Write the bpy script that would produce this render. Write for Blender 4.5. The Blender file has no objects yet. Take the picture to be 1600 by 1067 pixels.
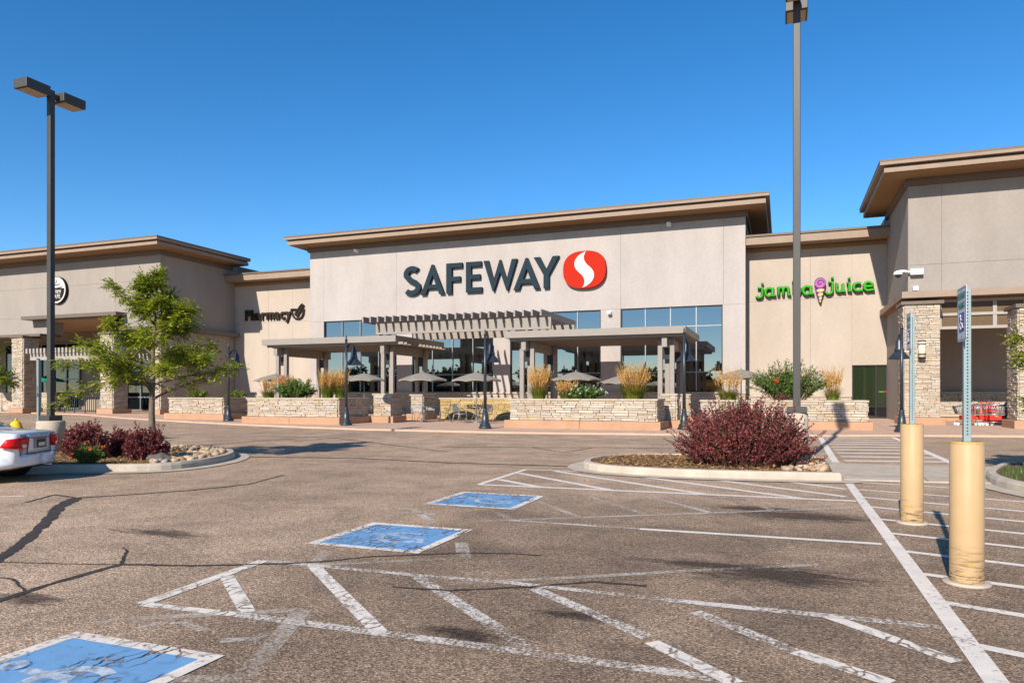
import bpy, bmesh, math, random
from mathutils import Vector, Matrix, Euler
R = math.radians
random.seed(7)
scene = bpy.context.scene
C = scene.collection

# ------------------------------------------------------------------ camera, sky, sun, exposure
FPX, HOR, EYE, YAW = 1116.0, 615.0, 1.5, R(20.73)
cam_d = bpy.data.cameras.new('camera'); cam = bpy.data.objects.new('camera', cam_d); C.objects.link(cam)
cam.location = (0, 0, EYE); cam.rotation_euler = (R(90), 0, YAW)
cam_d.sensor_width = 36; cam_d.lens = 36 * FPX / 1600; cam_d.shift_y = (HOR - 533.5) / 1600
cam_d.clip_end = 3000; cam_d.clip_start = 0.05
scene.camera = cam

SUN = Vector((-0.125, -1.0, 0.60)).normalized()
world = bpy.data.worlds.new('World'); scene.world = world; world.use_nodes = True
wn = world.node_tree; bg = wn.nodes['Background']
sky = wn.nodes.new('ShaderNodeTexSky'); sky.sky_type = 'NISHITA'; sky.sun_disc = False
sky.sun_elevation = math.asin(SUN.z); sky.sun_rotation = math.atan2(SUN.x, SUN.y)
sky.altitude = 1600; sky.air_density = 1.0; sky.dust_density = 0.15; sky.ozone_density = 2.5
hs = wn.nodes.new('ShaderNodeHueSaturation'); hs.inputs['Saturation'].default_value = 1.33
wn.links.new(sky.outputs[0], hs.inputs['Color']); wn.links.new(hs.outputs[0], bg.inputs[0]); bg.inputs[1].default_value = 0.082
sun_d = bpy.data.lights.new('sun', 'SUN'); sun_d.energy = 3.2; sun_d.angle = R(0.53); sun_d.color = (1.0, 0.94, 0.85)
sun = bpy.data.objects.new('sun', sun_d); C.objects.link(sun)
sun.rotation_euler = (-SUN).to_track_quat('-Z', 'Y').to_euler(); sun.location = (-10, -30, 40)
scene.view_settings.view_transform = 'Standard'; scene.view_settings.look = 'None'
scene.view_settings.exposure = 1.12; scene.view_settings.gamma = 1.0
scene.render.engine = 'CYCLES'

# ------------------------------------------------------------------ pixel -> place
_ca, _sa = math.cos(YAW), math.sin(YAW)
def ray(u, v):
    l = (u - 800) / FPX
    return (-_sa + _ca * l, _ca + _sa * l, (HOR - v) / FPX)
def G(u, v, z=0.0):                       # the point at height z under pixel (u, v)
    d = ray(u, v); t = (z - EYE) / d[2]
    return Vector((d[0] * t, d[1] * t, z))
def XU(u, Y):                             # X of pixel column u on the plane Y
    d = ray(u, 600); return d[0] / d[1] * Y
def ZV(u, v, Y):
    d = ray(u, v); return EYE + d[2] * Y / d[1]
SW = 0.08                                  # level of the pavement in front of the store

# ------------------------------------------------------------------ materials
MATS = {}
def new_mat(name):
    m = bpy.data.materials.new(name); m.use_nodes = True
    nt = m.node_tree; b = nt.nodes['Principled BSDF']; MATS[name] = m
    return m, nt, b
def N(nt, typ, **kw):
    n = nt.nodes.new(typ)
    for k, v in kw.items():
        if k.startswith('i_'):
            key = k[2:]
            key = int(key) if key.isdigit() else key.replace('_', ' ')
            n.inputs[key].default_value = v
        else: setattr(n, k, v)
    return n
def ramp(nt, src, stops, interp='LINEAR'):
    r = nt.nodes.new('ShaderNodeValToRGB'); r.color_ramp.interpolation = interp
    el = r.color_ramp.elements
    while len(el) < len(stops): el.new(0.5)
    for e, (p, c) in zip(el, stops):
        e.position = p; e.color = (*c, 1) if len(c) == 3 else c
    nt.links.new(src, r.inputs[0]); return r
def g(v): return (v, v, v)
def objco(nt):
    return N(nt, 'ShaderNodeNewGeometry').outputs['Position']
def noise(nt, scale, detail=4, rough=0.6, co=None, dist=0.0):
    n = N(nt, 'ShaderNodeTexNoise'); n.inputs['Scale'].default_value = scale
    n.inputs['Detail'].default_value = detail; n.inputs['Roughness'].default_value = rough
    n.inputs['Distortion'].default_value = dist
    nt.links.new(co if co is not None else objco(nt), n.inputs['Vector']); return n
def mixc(nt, a, b, fac, mode='MIX'):
    m = N(nt, 'ShaderNodeMix', data_type='RGBA', blend_type=mode)
    for s, i in ((fac, 0), (a, 6), (b, 7)):
        if isinstance(s, (int, float)): m.inputs[i].default_value = s
        elif isinstance(s, tuple): m.inputs[i].default_value = (*s, 1)
        else: nt.links.new(s, m.inputs[i])
    return m.outputs[2]
def mth(nt, op, a, b=0.0, clamp=False):
    m = N(nt, 'ShaderNodeMath', operation=op, use_clamp=clamp)
    for s, i in ((a, 0), (b, 1)):
        if isinstance(s, (int, float)): m.inputs[i].default_value = s
        else: nt.links.new(s, m.inputs[i])
    return m.outputs[0]
def bump(nt, b, h, strength=0.3, dist=0.01):
    n = N(nt, 'ShaderNodeBump'); n.inputs['Strength'].default_value = strength; n.inputs['Distance'].default_value = dist
    nt.links.new(h, n.inputs['Height']); nt.links.new(n.outputs[0], b.inputs['Normal'])
def warm(c): return (c[0], c[1] * 0.96, c[2] * 0.89)
def simple(name, col, rough=0.5, metal=0.0, spec=0.22, var=0.12, scale=6.0, bmp=0.0, bscale=60):
    if col[0] > col[2] * 1.02: col = warm(col)
    m, nt, b = new_mat(name)
    n = noise(nt, scale, 5, 0.65)
    lo = tuple(c * (1 - var) for c in col); hi = tuple(min(1, c * (1 + var)) for c in col)
    r = ramp(nt, n.outputs[0], [(0.3, lo), (0.7, hi)])
    nt.links.new(r.outputs[0], b.inputs['Base Color'])
    b.inputs['Roughness'].default_value = rough; b.inputs['Metallic'].default_value = metal
    b.inputs['Specular IOR Level'].default_value = spec
    if bmp:
        k = noise(nt, bscale, 4, 0.7); bump(nt, b, k.outputs[0], bmp, 0.01)
    return m
def stucco(name, col):
    col = warm(col)
    m, nt, b = new_mat(name)
    co = objco(nt)
    mp = N(nt, 'ShaderNodeMapping'); mp.inputs['Scale'].default_value = (1, 1, 0.35); nt.links.new(co, mp.inputs[0])
    n1 = noise(nt, 0.55, 6, 0.62, mp.outputs[0]); n2 = noise(nt, 9, 4, 0.6, co)
    lo = (col[0] * 0.91, col[1] * 0.90, col[2] * 0.89); hi = (col[0] * 1.05, col[1] * 1.05, col[2] * 1.05)
    r = ramp(nt, n1.outputs[0], [(0.32, lo), (0.66, hi)])
    c = mixc(nt, r.outputs[0], (0.5, 0.5, 0.5), 0.0)
    c = mixc(nt, c, ramp(nt, n2.outputs[0], [(0.35, g(0.93)), (0.65, g(1.0))]).outputs[0], 1.0, 'MULTIPLY')
    nt.links.new(c, b.inputs['Base Color']); b.inputs['Roughness'].default_value = 0.92
    b.inputs['Specular IOR Level'].default_value = 0.2
    k = noise(nt, 90, 3, 0.7, co); bump(nt, b, k.outputs[0], 0.25, 0.004)
    return m
stucco('stucco_main', (0.408, 0.372, 0.362)); stucco('stucco_cream', (0.435, 0.375, 0.325)); stucco('stucco_wing', (0.308, 0.277, 0.255))
stucco('stucco_inner', (0.35, 0.30, 0.25))
simple('joint', (0.20, 0.175, 0.155), 0.9); simple('transom_brown', (0.12, 0.075, 0.04), 0.5)
simple('fascia', (0.29, 0.215, 0.165), 0.6, var=0.07, scale=2); simple('fascia_cap', (0.15, 0.118, 0.095), 0.5, var=0.06)
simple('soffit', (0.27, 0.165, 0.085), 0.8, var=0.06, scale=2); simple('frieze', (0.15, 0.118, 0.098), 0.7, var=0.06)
simple('taupe_paint', (0.275, 0.245, 0.222), 0.5, var=0.06, scale=3)
simple('concrete_pale', (0.45, 0.385, 0.32), 0.9, var=0.16, scale=3, bmp=0.2); simple('concrete_tan', (0.42, 0.25, 0.16), 0.9, var=0.10, scale=2.5, bmp=0.15); simple('pavement', (0.50, 0.345, 0.262), 0.9, var=0.10, scale=1.5, bmp=0.15)
simple('black_metal', (0.022, 0.027, 0.034), 0.38, 0.0, 0.6, var=0.2); simple('bronze_pole', (0.055, 0.051, 0.047), 0.5, 0.0, 0.4, var=0.1, scale=2)
simple('lens', (0.42, 0.33, 0.22), 0.25); simple('white_plastic', (0.75, 0.75, 0.74), 0.4, var=0.04)
simple('sign_slate', (0.020, 0.034, 0.044), 0.8, var=0.06, spec=0.06); simple('sign_side', (0.02, 0.018, 0.016), 0.5, spec=0.06)
simple('sign_red', (0.42, 0.022, 0.010), 0.7, var=0.03, spec=0.06); simple('sign_white', (0.55, 0.53, 0.52), 0.45, var=0.03, spec=0.06)
simple('sign_brown', (0.035, 0.028, 0.022), 0.5, spec=0.06); simple('sign_green', (0.045, 0.33, 0.025), 0.4, var=0.05, spec=0.06)
simple('sign_green_dark', (0.02, 0.07, 0.015), 0.5, spec=0.06); simple('magenta', (0.36, 0.12, 0.32), 0.4, spec=0.06); simple('purple_dark', (0.12, 0.03, 0.16), 0.4, spec=0.06)
simple('cup_peach', (0.66, 0.43, 0.20), 0.4, spec=0.06); simple('cup_green', (0.33, 0.46, 0.16), 0.4, spec=0.06)
simple('aluminium', (0.36, 0.35, 0.335), 0.42, 0.7, var=0.06); simple('galv', (0.25, 0.31, 0.305), 0.5, 0.2, var=0.08, scale=12)
simple('hole_dark', (0.015, 0.02, 0.02), 0.8); simple('sign_blue', (0.02, 0.085, 0.42), 0.4, var=0.05); simple('sign_teal', (0.03, 0.16, 0.15), 0.5)
simple('red_plastic', (0.68, 0.04, 0.02), 0.4, var=0.08); simple('cart_wire', (0.42, 0.42, 0.42), 0.35, 0.8)
simple('bin_blue', (0.018, 0.055, 0.14), 0.45); simple('hydrant_yellow', (0.72, 0.48, 0.03), 0.45, var=0.1)
simple('wood_bench', (0.30, 0.2, 0.12), 0.7); simple('parasol_green', (0.01, 0.22, 0.15), 0.8)
simple('rubber', (0.018, 0.018, 0.02), 0.75); simple('rim', (0.35, 0.36, 0.37), 0.35, 0.8)
simple('parasol', (0.25, 0.225, 0.195), 0.7, var=0.12, scale=10); simple('soil', (0.13, 0.085, 0.05), 0.95, var=0.3, scale=20, bmp=0.5)
simple('dark_inside', (0.012, 0.012, 0.013), 0.6); simple('white_frame', (0.34, 0.31, 0.285), 0.6, var=0.05)
simple('frame_dark', (0.03, 0.028, 0.027), 0.4); simple('frame_alu', (0.30, 0.30, 0.30), 0.4, 0.5)
simple('sconce_glass', (0.75, 0.66, 0.5), 0.4, var=0.03); simple('ceiling_tan', (0.5, 0.35, 0.22), 0.85, var=0.05)
simple('plate_dark', (0.03, 0.06, 0.04), 0.5); simple('plate_white', (0.6, 0.63, 0.6), 0.5)
simple('car_glass', (0.01, 0.015, 0.025), 0.03, spec=0.9, var=0); simple('lamp_clear', (0.75, 0.7, 0.68), 0.12); simple('lamp_red', (0.55, 0.008, 0.008), 0.12, var=0.05)
simple('chrome', (0.62, 0.62, 0.62), 0.12, 1.0)
def paint_car():
    m, nt, b = new_mat('car_white')
    b.inputs['Base Color'].default_value = (0.66, 0.68, 0.70, 1); b.inputs['Roughness'].default_value = 0.35
    b.inputs['Coat Weight'].default_value = 1.0; b.inputs['Coat Roughness'].default_value = 0.04
paint_car()
def glass_mat(name, tint, ior=2.3):
    m, nt, b = new_mat(name)
    b.inputs['Base Color'].default_value = (*tint, 1); b.inputs['Roughness'].default_value = 0.015
    b.inputs['IOR'].default_value = ior
    n = noise(nt, 0.5, 2, 0.5); bump(nt, b, n.outputs[0], 0.02, 0.02)
glass_mat('glass', (0.006, 0.008, 0.009), 2.9); glass_mat('glass_green', (0.018, 0.027, 0.012), 1.8); glass_mat('glass_door', (0.006, 0.008, 0.01), 1.9)

def stone_mat(name, stops, var=1.0):
    m, nt, b = new_mat(name)
    oi = N(nt, 'ShaderNodeObjectInfo'); ge = N(nt, 'ShaderNodeNewGeometry')
    s = mth(nt, 'ADD', oi.outputs['Random'], ge.outputs['Random Per Island']); s = mth(nt, 'FRACT', s)
    base = ramp(nt, s, [(p_, warm(c_)) for p_, c_ in stops])
    n1 = noise(nt, 14, 5, 0.7); n2 = noise(nt, 3.0, 3, 0.6)
    c = mixc(nt, base.outputs[0], ramp(nt, n1.outputs[0], [(0.3, g(0.70)), (0.7, g(1.15))]).outputs[0], 1.0, 'MULTIPLY')
    c = mixc(nt, c, ramp(nt, n2.outputs[0], [(0.4, (1, 1, 1)), (0.7, (1.05, 0.95, 0.82))]).outputs[0], 1.0, 'MULTIPLY')
    nt.links.new(c, b.inputs['Base Color']); b.inputs['Roughness'].default_value = 0.9
    b.inputs['Specular IOR Level'].default_value = 0.25
    k = noise(nt, 40, 5, 0.75); bump(nt, b, k.outputs[0], 0.55, 0.02)
stone_mat('ledge_stone', [(0.0, (0.567, 0.492, 0.417)), (0.18, (0.449, 0.396, 0.348)), (0.38, (0.599, 0.530, 0.471)), (0.5, (0.524, 0.433, 0.310)), (0.60, (0.439, 0.342, 0.241)), (0.70, (0.535, 0.482, 0.428)), (0.88, (0.460, 0.423, 0.385)), (1.0, (0.589, 0.508, 0.439))])
stone_mat('ledge_gold', [(0.0, (0.50, 0.37, 0.17)), (0.4, (0.42, 0.30, 0.13)), (0.7, (0.55, 0.43, 0.23)), (1.0, (0.46, 0.34, 0.16))])
stone_mat('river_stone', [(0.0, (0.50, 0.38, 0.26)), (0.3, (0.42, 0.27, 0.17)), (0.55, (0.55, 0.46, 0.36)), (0.8, (0.36, 0.31, 0.27)), (1.0, (0.52, 0.36, 0.22))])
stone_mat('boulder_grey', [(0.0, (0.10, 0.10, 0.105)), (1.0, (0.15, 0.145, 0.14))])
simple('mortar', (0.13, 0.105, 0.08), 0.95, var=0.2, scale=8); simple('cap_stone', (0.42, 0.36, 0.28), 0.9, var=0.15, scale=5, bmp=0.3)

def leaf_mat(name, stops, trans=0.3, rough=0.55):
    m, nt, b = new_mat(name)
    ge = N(nt, 'ShaderNodeNewGeometry')
    n = noise(nt, 1.6, 2, 0.5)
    s = mth(nt, 'ADD', mth(nt, 'MULTIPLY', ge.outputs['Random Per Island'], 0.6), mth(nt, 'MULTIPLY', n.outputs[0], 0.45))
    r = ramp(nt, s, stops)
    nt.links.new(r.outputs[0], b.inputs['Base Color']); b.inputs['Roughness'].default_value = rough
    b.inputs['Specular IOR Level'].default_value = 0.3
    t = N(nt, 'ShaderNodeBsdfTranslucent'); nt.links.new(r.outputs[0], t.inputs[0])
    mx = N(nt, 'ShaderNodeMixShader'); mx.inputs[0].default_value = trans
    nt.links.new(b.outputs[0], mx.inputs[1]); nt.links.new(t.outputs[0], mx.inputs[2])
    nt.links.new(mx.outputs[0], nt.nodes['Material Output'].inputs[0])
leaf_mat('leaf_locust', [(0.2, (0.08, 0.15, 0.012)), (0.40, (0.24, 0.33, 0.02)), (0.62, (0.40, 0.43, 0.035)), (0.92, (0.55, 0.44, 0.06))], 0.35)
leaf_mat('leaf_barberry', [(0.15, (0.03, 0.012, 0.012)), (0.40, (0.11, 0.022, 0.024)), (0.62, (0.26, 0.04, 0.045)), (0.9, (0.28, 0.13, 0.09))], 0.2)
leaf_mat('leaf_green', [(0.2, (0.03, 0.08, 0.012)), (0.5, (0.075, 0.16, 0.02)), (0.85, (0.17, 0.25, 0.04))], 0.3)
leaf_mat('blade_green', [(0.2, (0.06, 0.10, 0.012)), (0.5, (0.15, 0.20, 0.02)), (0.85, (0.30, 0.28, 0.05))], 0.3)
leaf_mat('plume_gold', [(0.2, (0.42, 0.21, 0.04)), (0.5, (0.60, 0.33, 0.08)), (0.85, (0.66, 0.45, 0.18))], 0.3, 0.8)
leaf_mat('flower_orange', [(0.2, (0.65, 0.09, 0.02)), (0.85, (0.75, 0.18, 0.04))], 0.3)
leaf_mat('flower_white', [(0.2, (0.7, 0.66, 0.58)), (0.85, (0.8, 0.78, 0.72))], 0.3)
leaf_mat('far_leaf', [(0.2, (0.02, 0.035, 0.012)), (0.85, (0.06, 0.09, 0.025))], 0.2)
leaf_mat('mulch', [(0.15, (0.16, 0.075, 0.03)), (0.5, (0.33, 0.17, 0.06)), (0.85, (0.46, 0.27, 0.10))], 0.0, 0.9)
simple('bark', (0.16, 0.125, 0.095), 0.9, var=0.35, scale=25, bmp=0.6, bscale=50); simple('twig', (0.13, 0.075, 0.055), 0.85, var=0.2, scale=20)

def asphalt():
    m, nt, b = new_mat('asphalt')
    co = objco(nt)
    big = noise(nt, 0.16, 5, 0.6, co, 0.6); med = noise(nt, 1.1, 5, 0.65, co, 0.5)
    fine = noise(nt, 62, 3, 0.75, co)
    vor = N(nt, 'ShaderNodeTexVoronoi'); vor.inputs['Scale'].default_value = 82; nt.links.new(co, vor.inputs['Vector'])
    base = ramp(nt, big.outputs[0], [(0.30, (0.40, 0.270, 0.175)), (0.68, (0.56, 0.385, 0.255))])
    c = mixc(nt, base.outputs[0], ramp(nt, med.outputs[0], [(0.3, g(0.66)), (0.62, g(1.06))]).outputs[0], 1.0, 'MULTIPLY')
    sp = N(nt, 'ShaderNodeSeparateColor'); nt.links.new(vor.outputs['Color'], sp.inputs[0])
    agg = ramp(nt, sp.outputs[0], [(0.0, g(0.40)), (0.4, g(0.85)), (0.75, g(1.1)), (1.0, g(1.75))])
    c = mixc(nt, c, agg.outputs[0], 1.0, 'MULTIPLY')
    c = mixc(nt, c, ramp(nt, fine.outputs[0], [(0.34, g(0.46)), (0.60, g(1.14))]).outputs[0], 1.0, 'MULTIPLY')
    # the darker, more worn stretch of the stalls, and oil drips inside them
    sx = N(nt, 'ShaderNodeSeparateXYZ'); nt.links.new(co, sx.inputs[0])
    wob = mth(nt, 'MULTIPLY', mth(nt, 'SUBTRACT', noise(nt, 0.9, 4, 0.6, co).outputs[0], 0.5), 2.6)
    xx = mth(nt, 'ADD', sx.outputs[0], wob)
    s1 = N(nt, 'ShaderNodeMapRange', interpolation_type='SMOOTHSTEP'); s1.inputs[1].default_value = -5.2; s1.inputs[2].default_value = -2.2
    nt.links.new(xx, s1.inputs[0])
    yy = mth(nt, 'ADD', sx.outputs[1], wob)
    s2 = N(nt, 'ShaderNodeMapRange', interpolation_type='SMOOTHSTEP'); s2.inputs[1].default_value = 11.5; s2.inputs[2].default_value = 8.0
    nt.links.new(yy, s2.inputs[0])
    stall = mth(nt, 'MULTIPLY', s1.outputs[0], s2.outputs[0])
    patch = ramp(nt, noise(nt, 0.55, 4, 0.6, co, 0.8).outputs[0], [(0.38, g(0.0)), (0.6, g(1.0))])
    stall = mth(nt, 'MULTIPLY', stall, mth(nt, 'MULTIPLY_ADD', patch.outputs[0], 0.5))
    c = mixc(nt, c, mixc(nt, c, (0.58, 0.57, 0.56), 1.0, 'MULTIPLY'), mth(nt, 'MULTIPLY', stall, 1.15, True))
    blot = None; oilmap = N(nt, 'ShaderNodeMapping'); oilmap.inputs['Scale'].default_value = (0.45, 1.5, 1); nt.links.new(co, oilmap.inputs[0])
    for (u, v, rx, ry) in OIL:
        p = G(u, v)
        dx = mth(nt, 'DIVIDE', mth(nt, 'SUBTRACT', sx.outputs[0], p.x), rx); dy = mth(nt, 'DIVIDE', mth(nt, 'SUBTRACT', sx.outputs[1], p.y), ry)
        d = mth(nt, 'SQRT', mth(nt, 'ADD', mth(nt, 'MULTIPLY', dx, dx), mth(nt, 'MULTIPLY', dy, dy)))
        d = mth(nt, 'ADD', d, mth(nt, 'MULTIPLY', mth(nt, 'SUBTRACT', noise(nt, 6, 6, 0.75, oilmap.outputs[0]).outputs[0], 0.5), 2.4))
        k = mth(nt, 'SUBTRACT', 1.0, d, True)
        blot = k if blot is None else mth(nt, 'MAXIMUM', blot, k)
    c = mixc(nt, c, mixc(nt, c, (0.26, 0.25, 0.25), 1.0, 'MULTIPLY'), mth(nt, 'MULTIPLY', blot, 1.7, True))
    nt.links.new(c, b.inputs['Base Color']); b.inputs['Roughness'].default_value = 0.88
    b.inputs['Specular IOR Level'].default_value = 0.25
    h = mth(nt, 'ADD', vor.outputs['Distance'], fine.outputs[0]); bump(nt, b, h, 0.5, 0.008)
OIL = [(1215, 898, 0.85, 0.42), (1120, 884, 0.8, 0.2), (1250, 806, 1.1, 0.45), (1190, 795, 0.8, 0.28), (255, 833, 0.7, 0.2), (40, 935, 0.4, 0.15), (900, 960, 0.4, 0.12), (720, 990, 0.35, 0.14)]
asphalt()
simple('tar', (0.055, 0.044, 0.037), 0.7, var=0.3, scale=8)
def worn(name, col, lo, hi, scale=22, crack=False):
    m, nt, b = new_mat(name); co = objco(nt)
    n = noise(nt, scale, 6, 0.75, co); big = noise(nt, 1.3, 3, 0.6, co)
    s = mth(nt, 'ADD', mth(nt, 'MULTIPLY', n.outputs[0], 0.62), mth(nt, 'MULTIPLY', big.outputs[0], 0.38))
    a = ramp(nt, s, [(lo, g(0.0)), (hi, g(1.0))]).outputs[0]
    if crack:
        mp = N(nt, 'ShaderNodeMapping'); mp.inputs['Scale'].default_value = (1, 0.55, 1); nt.links.new(co, mp.inputs[0])
        wv = mixc(nt, mp.outputs[0], noise(nt, 5, 3, 0.6, co).outputs[1], 0.12)
        v = N(nt, 'ShaderNodeTexVoronoi', feature='DISTANCE_TO_EDGE'); v.inputs['Scale'].default_value = 11; nt.links.new(wv, v.inputs['Vector'])
        k = ramp(nt, v.outputs['Distance'], [(0.035, g(0.0)), (0.09, g(1.0))]).outputs[0]
        k = mth(nt, 'MAXIMUM', k, ramp(nt, noise(nt, 2.2, 3, 0.5, co).outputs[0], [(0.42, g(0.0)), (0.56, g(1.0))]).outputs[0])
        a = mth(nt, 'MULTIPLY', a, k)
    fine = noise(nt, 7, 4, 0.6, co)
    c = ramp(nt, fine.outputs[0], [(0.3, tuple(x * 0.82 for x in col)), (0.7, col)])
    nt.links.new(c.outputs[0], b.inputs['Base Color']); b.inputs['Roughness'].default_value = 0.75
    nt.links.new(a, b.inputs['Alpha'])
worn('paint_new', (0.76, 0.66, 0.56), 0.345, 0.43); worn('paint_worn', (0.68, 0.59, 0.50), 0.465, 0.54, 34); worn('paint_faded', (0.66, 0.56, 0.46), 0.43, 0.62, 30)
worn('paint_blue', (0.15, 0.32, 0.53), 0.36, 0.44, 18, True); worn('paint_symbol', (0.50, 0.55, 0.60), 0.40, 0.56, 14)
worn('paint_border', (0.76, 0.66, 0.56), 0.38, 0.46, 18, True); worn('kerb_red', (0.40, 0.10, 0.07), 0.42, 0.6, 8)

# ------------------------------------------------------------------ building helpers
def wloc(o):
    v = Vector((0, 0, 0))
    while o is not None: v = v + o.location; o = o.parent
    return v
def tag(o, label=None, cat=None, group=None, kind=None):
    if label: o['label'] = label
    if cat: o['category'] = cat
    if group: o['group'] = group
    if kind: o['kind'] = kind
    return o
def empty(name, loc, label=None, cat=None, group=None):
    o = bpy.data.objects.new(name, None); o.location = loc; o.empty_display_size = 0.2; C.objects.link(o)
    return tag(o, label, cat, group)
def copy_tree(o, parent=None):
    c = o.copy(); C.objects.link(c); c.parent = parent
    for ch in o.children: copy_tree(ch, c)
    return c
class MB:
    def __init__(s): s.v = []; s.f = []; s.sm = []
    def add(s, vs, fs, smooth=False):
        b = len(s.v); s.v += [tuple(p) for p in vs]; s.f += [tuple(b + i for i in f) for f in fs]; s.sm += [smooth] * len(fs); return s
    def box(s, x0, x1, y0, y1, z0, z1, ch=0.0):
        if x0 > x1: x0, x1 = x1, x0
        if y0 > y1: y0, y1 = y1, y0
        vs = [(x, y, z) for z in (z0, z1) for y in (y0, y1) for x in (x0, x1)]
        return s.add(vs, [(0, 2, 3, 1), (4, 5, 7, 6), (0, 1, 5, 4), (2, 6, 7, 3), (0, 4, 6, 2), (1, 3, 7, 5)])
    def bev(s, x0, x1, y0, y1, z0, z1, c=0.01):
        bm = bmesh.new(); bmesh.ops.create_cube(bm, size=1)
        for v in bm.verts: v.co = Vector(((x0 + x1) / 2 + v.co.x * (x1 - x0), (y0 + y1) / 2 + v.co.y * (y1 - y0), (z0 + z1) / 2 + v.co.z * (z1 - z0)))
        bmesh.ops.bevel(bm, geom=bm.edges[:], offset=c, segments=2, affect='EDGES', profile=0.5)
        bm.verts.index_update(); s.add([v.co[:] for v in bm.verts], [[v.index for v in f.verts] for f in bm.faces]); bm.free(); return s
    def prism(s, poly, z0, z1, bottom=True):
        n = len(poly); vs = [(p[0], p[1], z0) for p in poly] + [(p[0], p[1], z1) for p in poly]
        a = sum(poly[i][0] * poly[(i + 1) % n][1] - poly[(i + 1) % n][0] * poly[i][1] for i in range(n))
        o = list(range(n)) if a > 0 else list(range(n))[::-1]
        fs = [tuple(n + i for i in o)]
        if bottom: fs.append(tuple(reversed(o)))
        for k in range(n):
            i, j = o[k], o[(k + 1) % n]; fs.append((i, j, n + j, n + i))
        return s.add(vs, fs)
    def xz(s, poly, y0, y1):
        n = len(poly); vs = [(p[0], y0, p[1]) for p in poly] + [(p[0], y1, p[1]) for p in poly]
        a = sum(poly[i][0] * poly[(i + 1) % n][1] - poly[(i + 1) % n][0] * poly[i][1] for i in range(n))
        o = list(range(n)) if a > 0 else list(range(n))[::-1]
        fs = [tuple(o), tuple(n + i for i in reversed(o))]
        for k in range(n):
            i, j = o[k], o[(k + 1) % n]; fs.append((j, i, n + i, n + j))
        return s.add(vs, fs)
    def yz(s, poly, x0, x1):
        n = len(poly); vs = [(x0, p[0], p[1]) for p in poly] + [(x1, p[0], p[1]) for p in poly]
        fs = [tuple(range(n - 1, -1, -1)), tuple(n + i for i in range(n))] + [(i, (i + 1) % n, n + (i + 1) % n, n + i) for i in range(n)]
        return s.add(vs, fs)
    def lathe(s, c, prof, n=16, cap=True, smooth=True):
        vs, fs = [], []
        for r, z in prof:
            for i in range(n):
                t = 2 * math.pi * i / n; vs.append((c[0] + r * math.cos(t), c[1] + r * math.sin(t), c[2] + z))
        for k in range(len(prof) - 1):
            for i in range(n):
                j = (i + 1) % n; fs.append((k * n + i, k * n + j, (k + 1) * n + j, (k + 1) * n + i))
        s.add(vs, fs, smooth)
        if cap:
            b = len(s.v) - len(vs)
            s.f += [tuple(b + i for i in range(n - 1, -1, -1)), tuple(b + (len(prof) - 1) * n + i for i in range(n))]; s.sm += [False, False]
        return s
    def tube(s, pts, r, n=6, cap=True, smooth=True):
        pts = [Vector(p) for p in pts]; rs = r if isinstance(r, (list, tuple)) else [r] * len(pts)
        vs, fs = [], []; prev = None
        for i, p in enumerate(pts):
            d = (pts[min(i + 1, len(pts) - 1)] - pts[max(i - 1, 0)])
            d = d.normalized() if d.length > 1e-9 else Vector((0, 0, 1))
            if prev is None:
                a = d.orthogonal().normalized()
            else:
                a = prev - d * prev.dot(d); a = a.normalized() if a.length > 1e-6 else d.orthogonal().normalized()
            prev = a; b = d.cross(a)
            for k in range(n):
                t = 2 * math.pi * k / n; vs.append(p + (a * math.cos(t) + b * math.sin(t)) * rs[i])
        for i in range(len(pts) - 1):
            for k in range(n):
                j = (k + 1) % n; fs.append((i * n + k, i * n + j, (i + 1) * n + j, (i + 1) * n + k))
        s.add(vs, fs, smooth)
        if cap:
            b = len(s.v) - len(vs); m = (len(pts) - 1) * n
            s.f += [tuple(b + k for k in range(n - 1, -1, -1)), tuple(b + m + k for k in range(n))]; s.sm += [False, False]
        return s
    def build(s, name, mat, parent=None, base=None):
        off = wloc(parent) if parent is not None else (Vector(base) if base is not None else Vector((0, 0, 0)))
        me = bpy.data.meshes.new(name)
        me.from_pydata([(p[0] - off.x, p[1] - off.y, p[2] - off.z) for p in s.v], [], s.f)
        me.polygons.foreach_set('use_smooth', s.sm)
        me.materials.append(MATS[mat]); me.update()
        o = bpy.data.objects.new(name, me); C.objects.link(o)
        if parent is not None: o.parent = parent
        elif base is not None: o.location = base
        return o
def box(name, mat, parent, *a, **k): return MB().box(*a).build(name, mat, parent)
def bevbox(name, mat, parent, *a): return MB().bev(*a).build(name, mat, parent)
def struct(o): o['kind'] = 'structure'; return o

# ------------------------------------------------------------------ ground
lot = struct(MB().box(-420, 420, -300, 500, -0.6, 0).build('parking_lot', 'asphalt'))
def ribbon(pts, w, z, mb=None, jitter=0.0):
    if z < 0.02: z = 0.002 + z * 0.3
    mb = mb or MB(); pts = [Vector((p[0], p[1], 0)) for p in pts]
    ws = w if isinstance(w, (list, tuple)) else [w] * len(pts); L = []; Rr = []
    for i, p in enumerate(pts):
        d = (pts[min(i + 1, len(pts) - 1)] - pts[max(i - 1, 0)]).normalized(); n = Vector((-d.y, d.x, 0))
        L.append(p + n * (ws[i] / 2 + random.uniform(-jitter, jitter))); Rr.append(p - n * (ws[i] / 2 + random.uniform(-jitter, jitter)))
    m = len(pts); vs = [(p.x, p.y, z) for p in Rr] + [(p.x, p.y, z) for p in L]
    mb.add(vs, [(i, i + 1, m + i + 1, m + i) for i in range(m - 1)]); return mb
zlev = [0.004]
def line(px, mat, w=0.1, z=None, name='paint_line'):
    return ribbon([G(*p) for p in px], w, z if z else 0.004).build(name, mat, lot)
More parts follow.
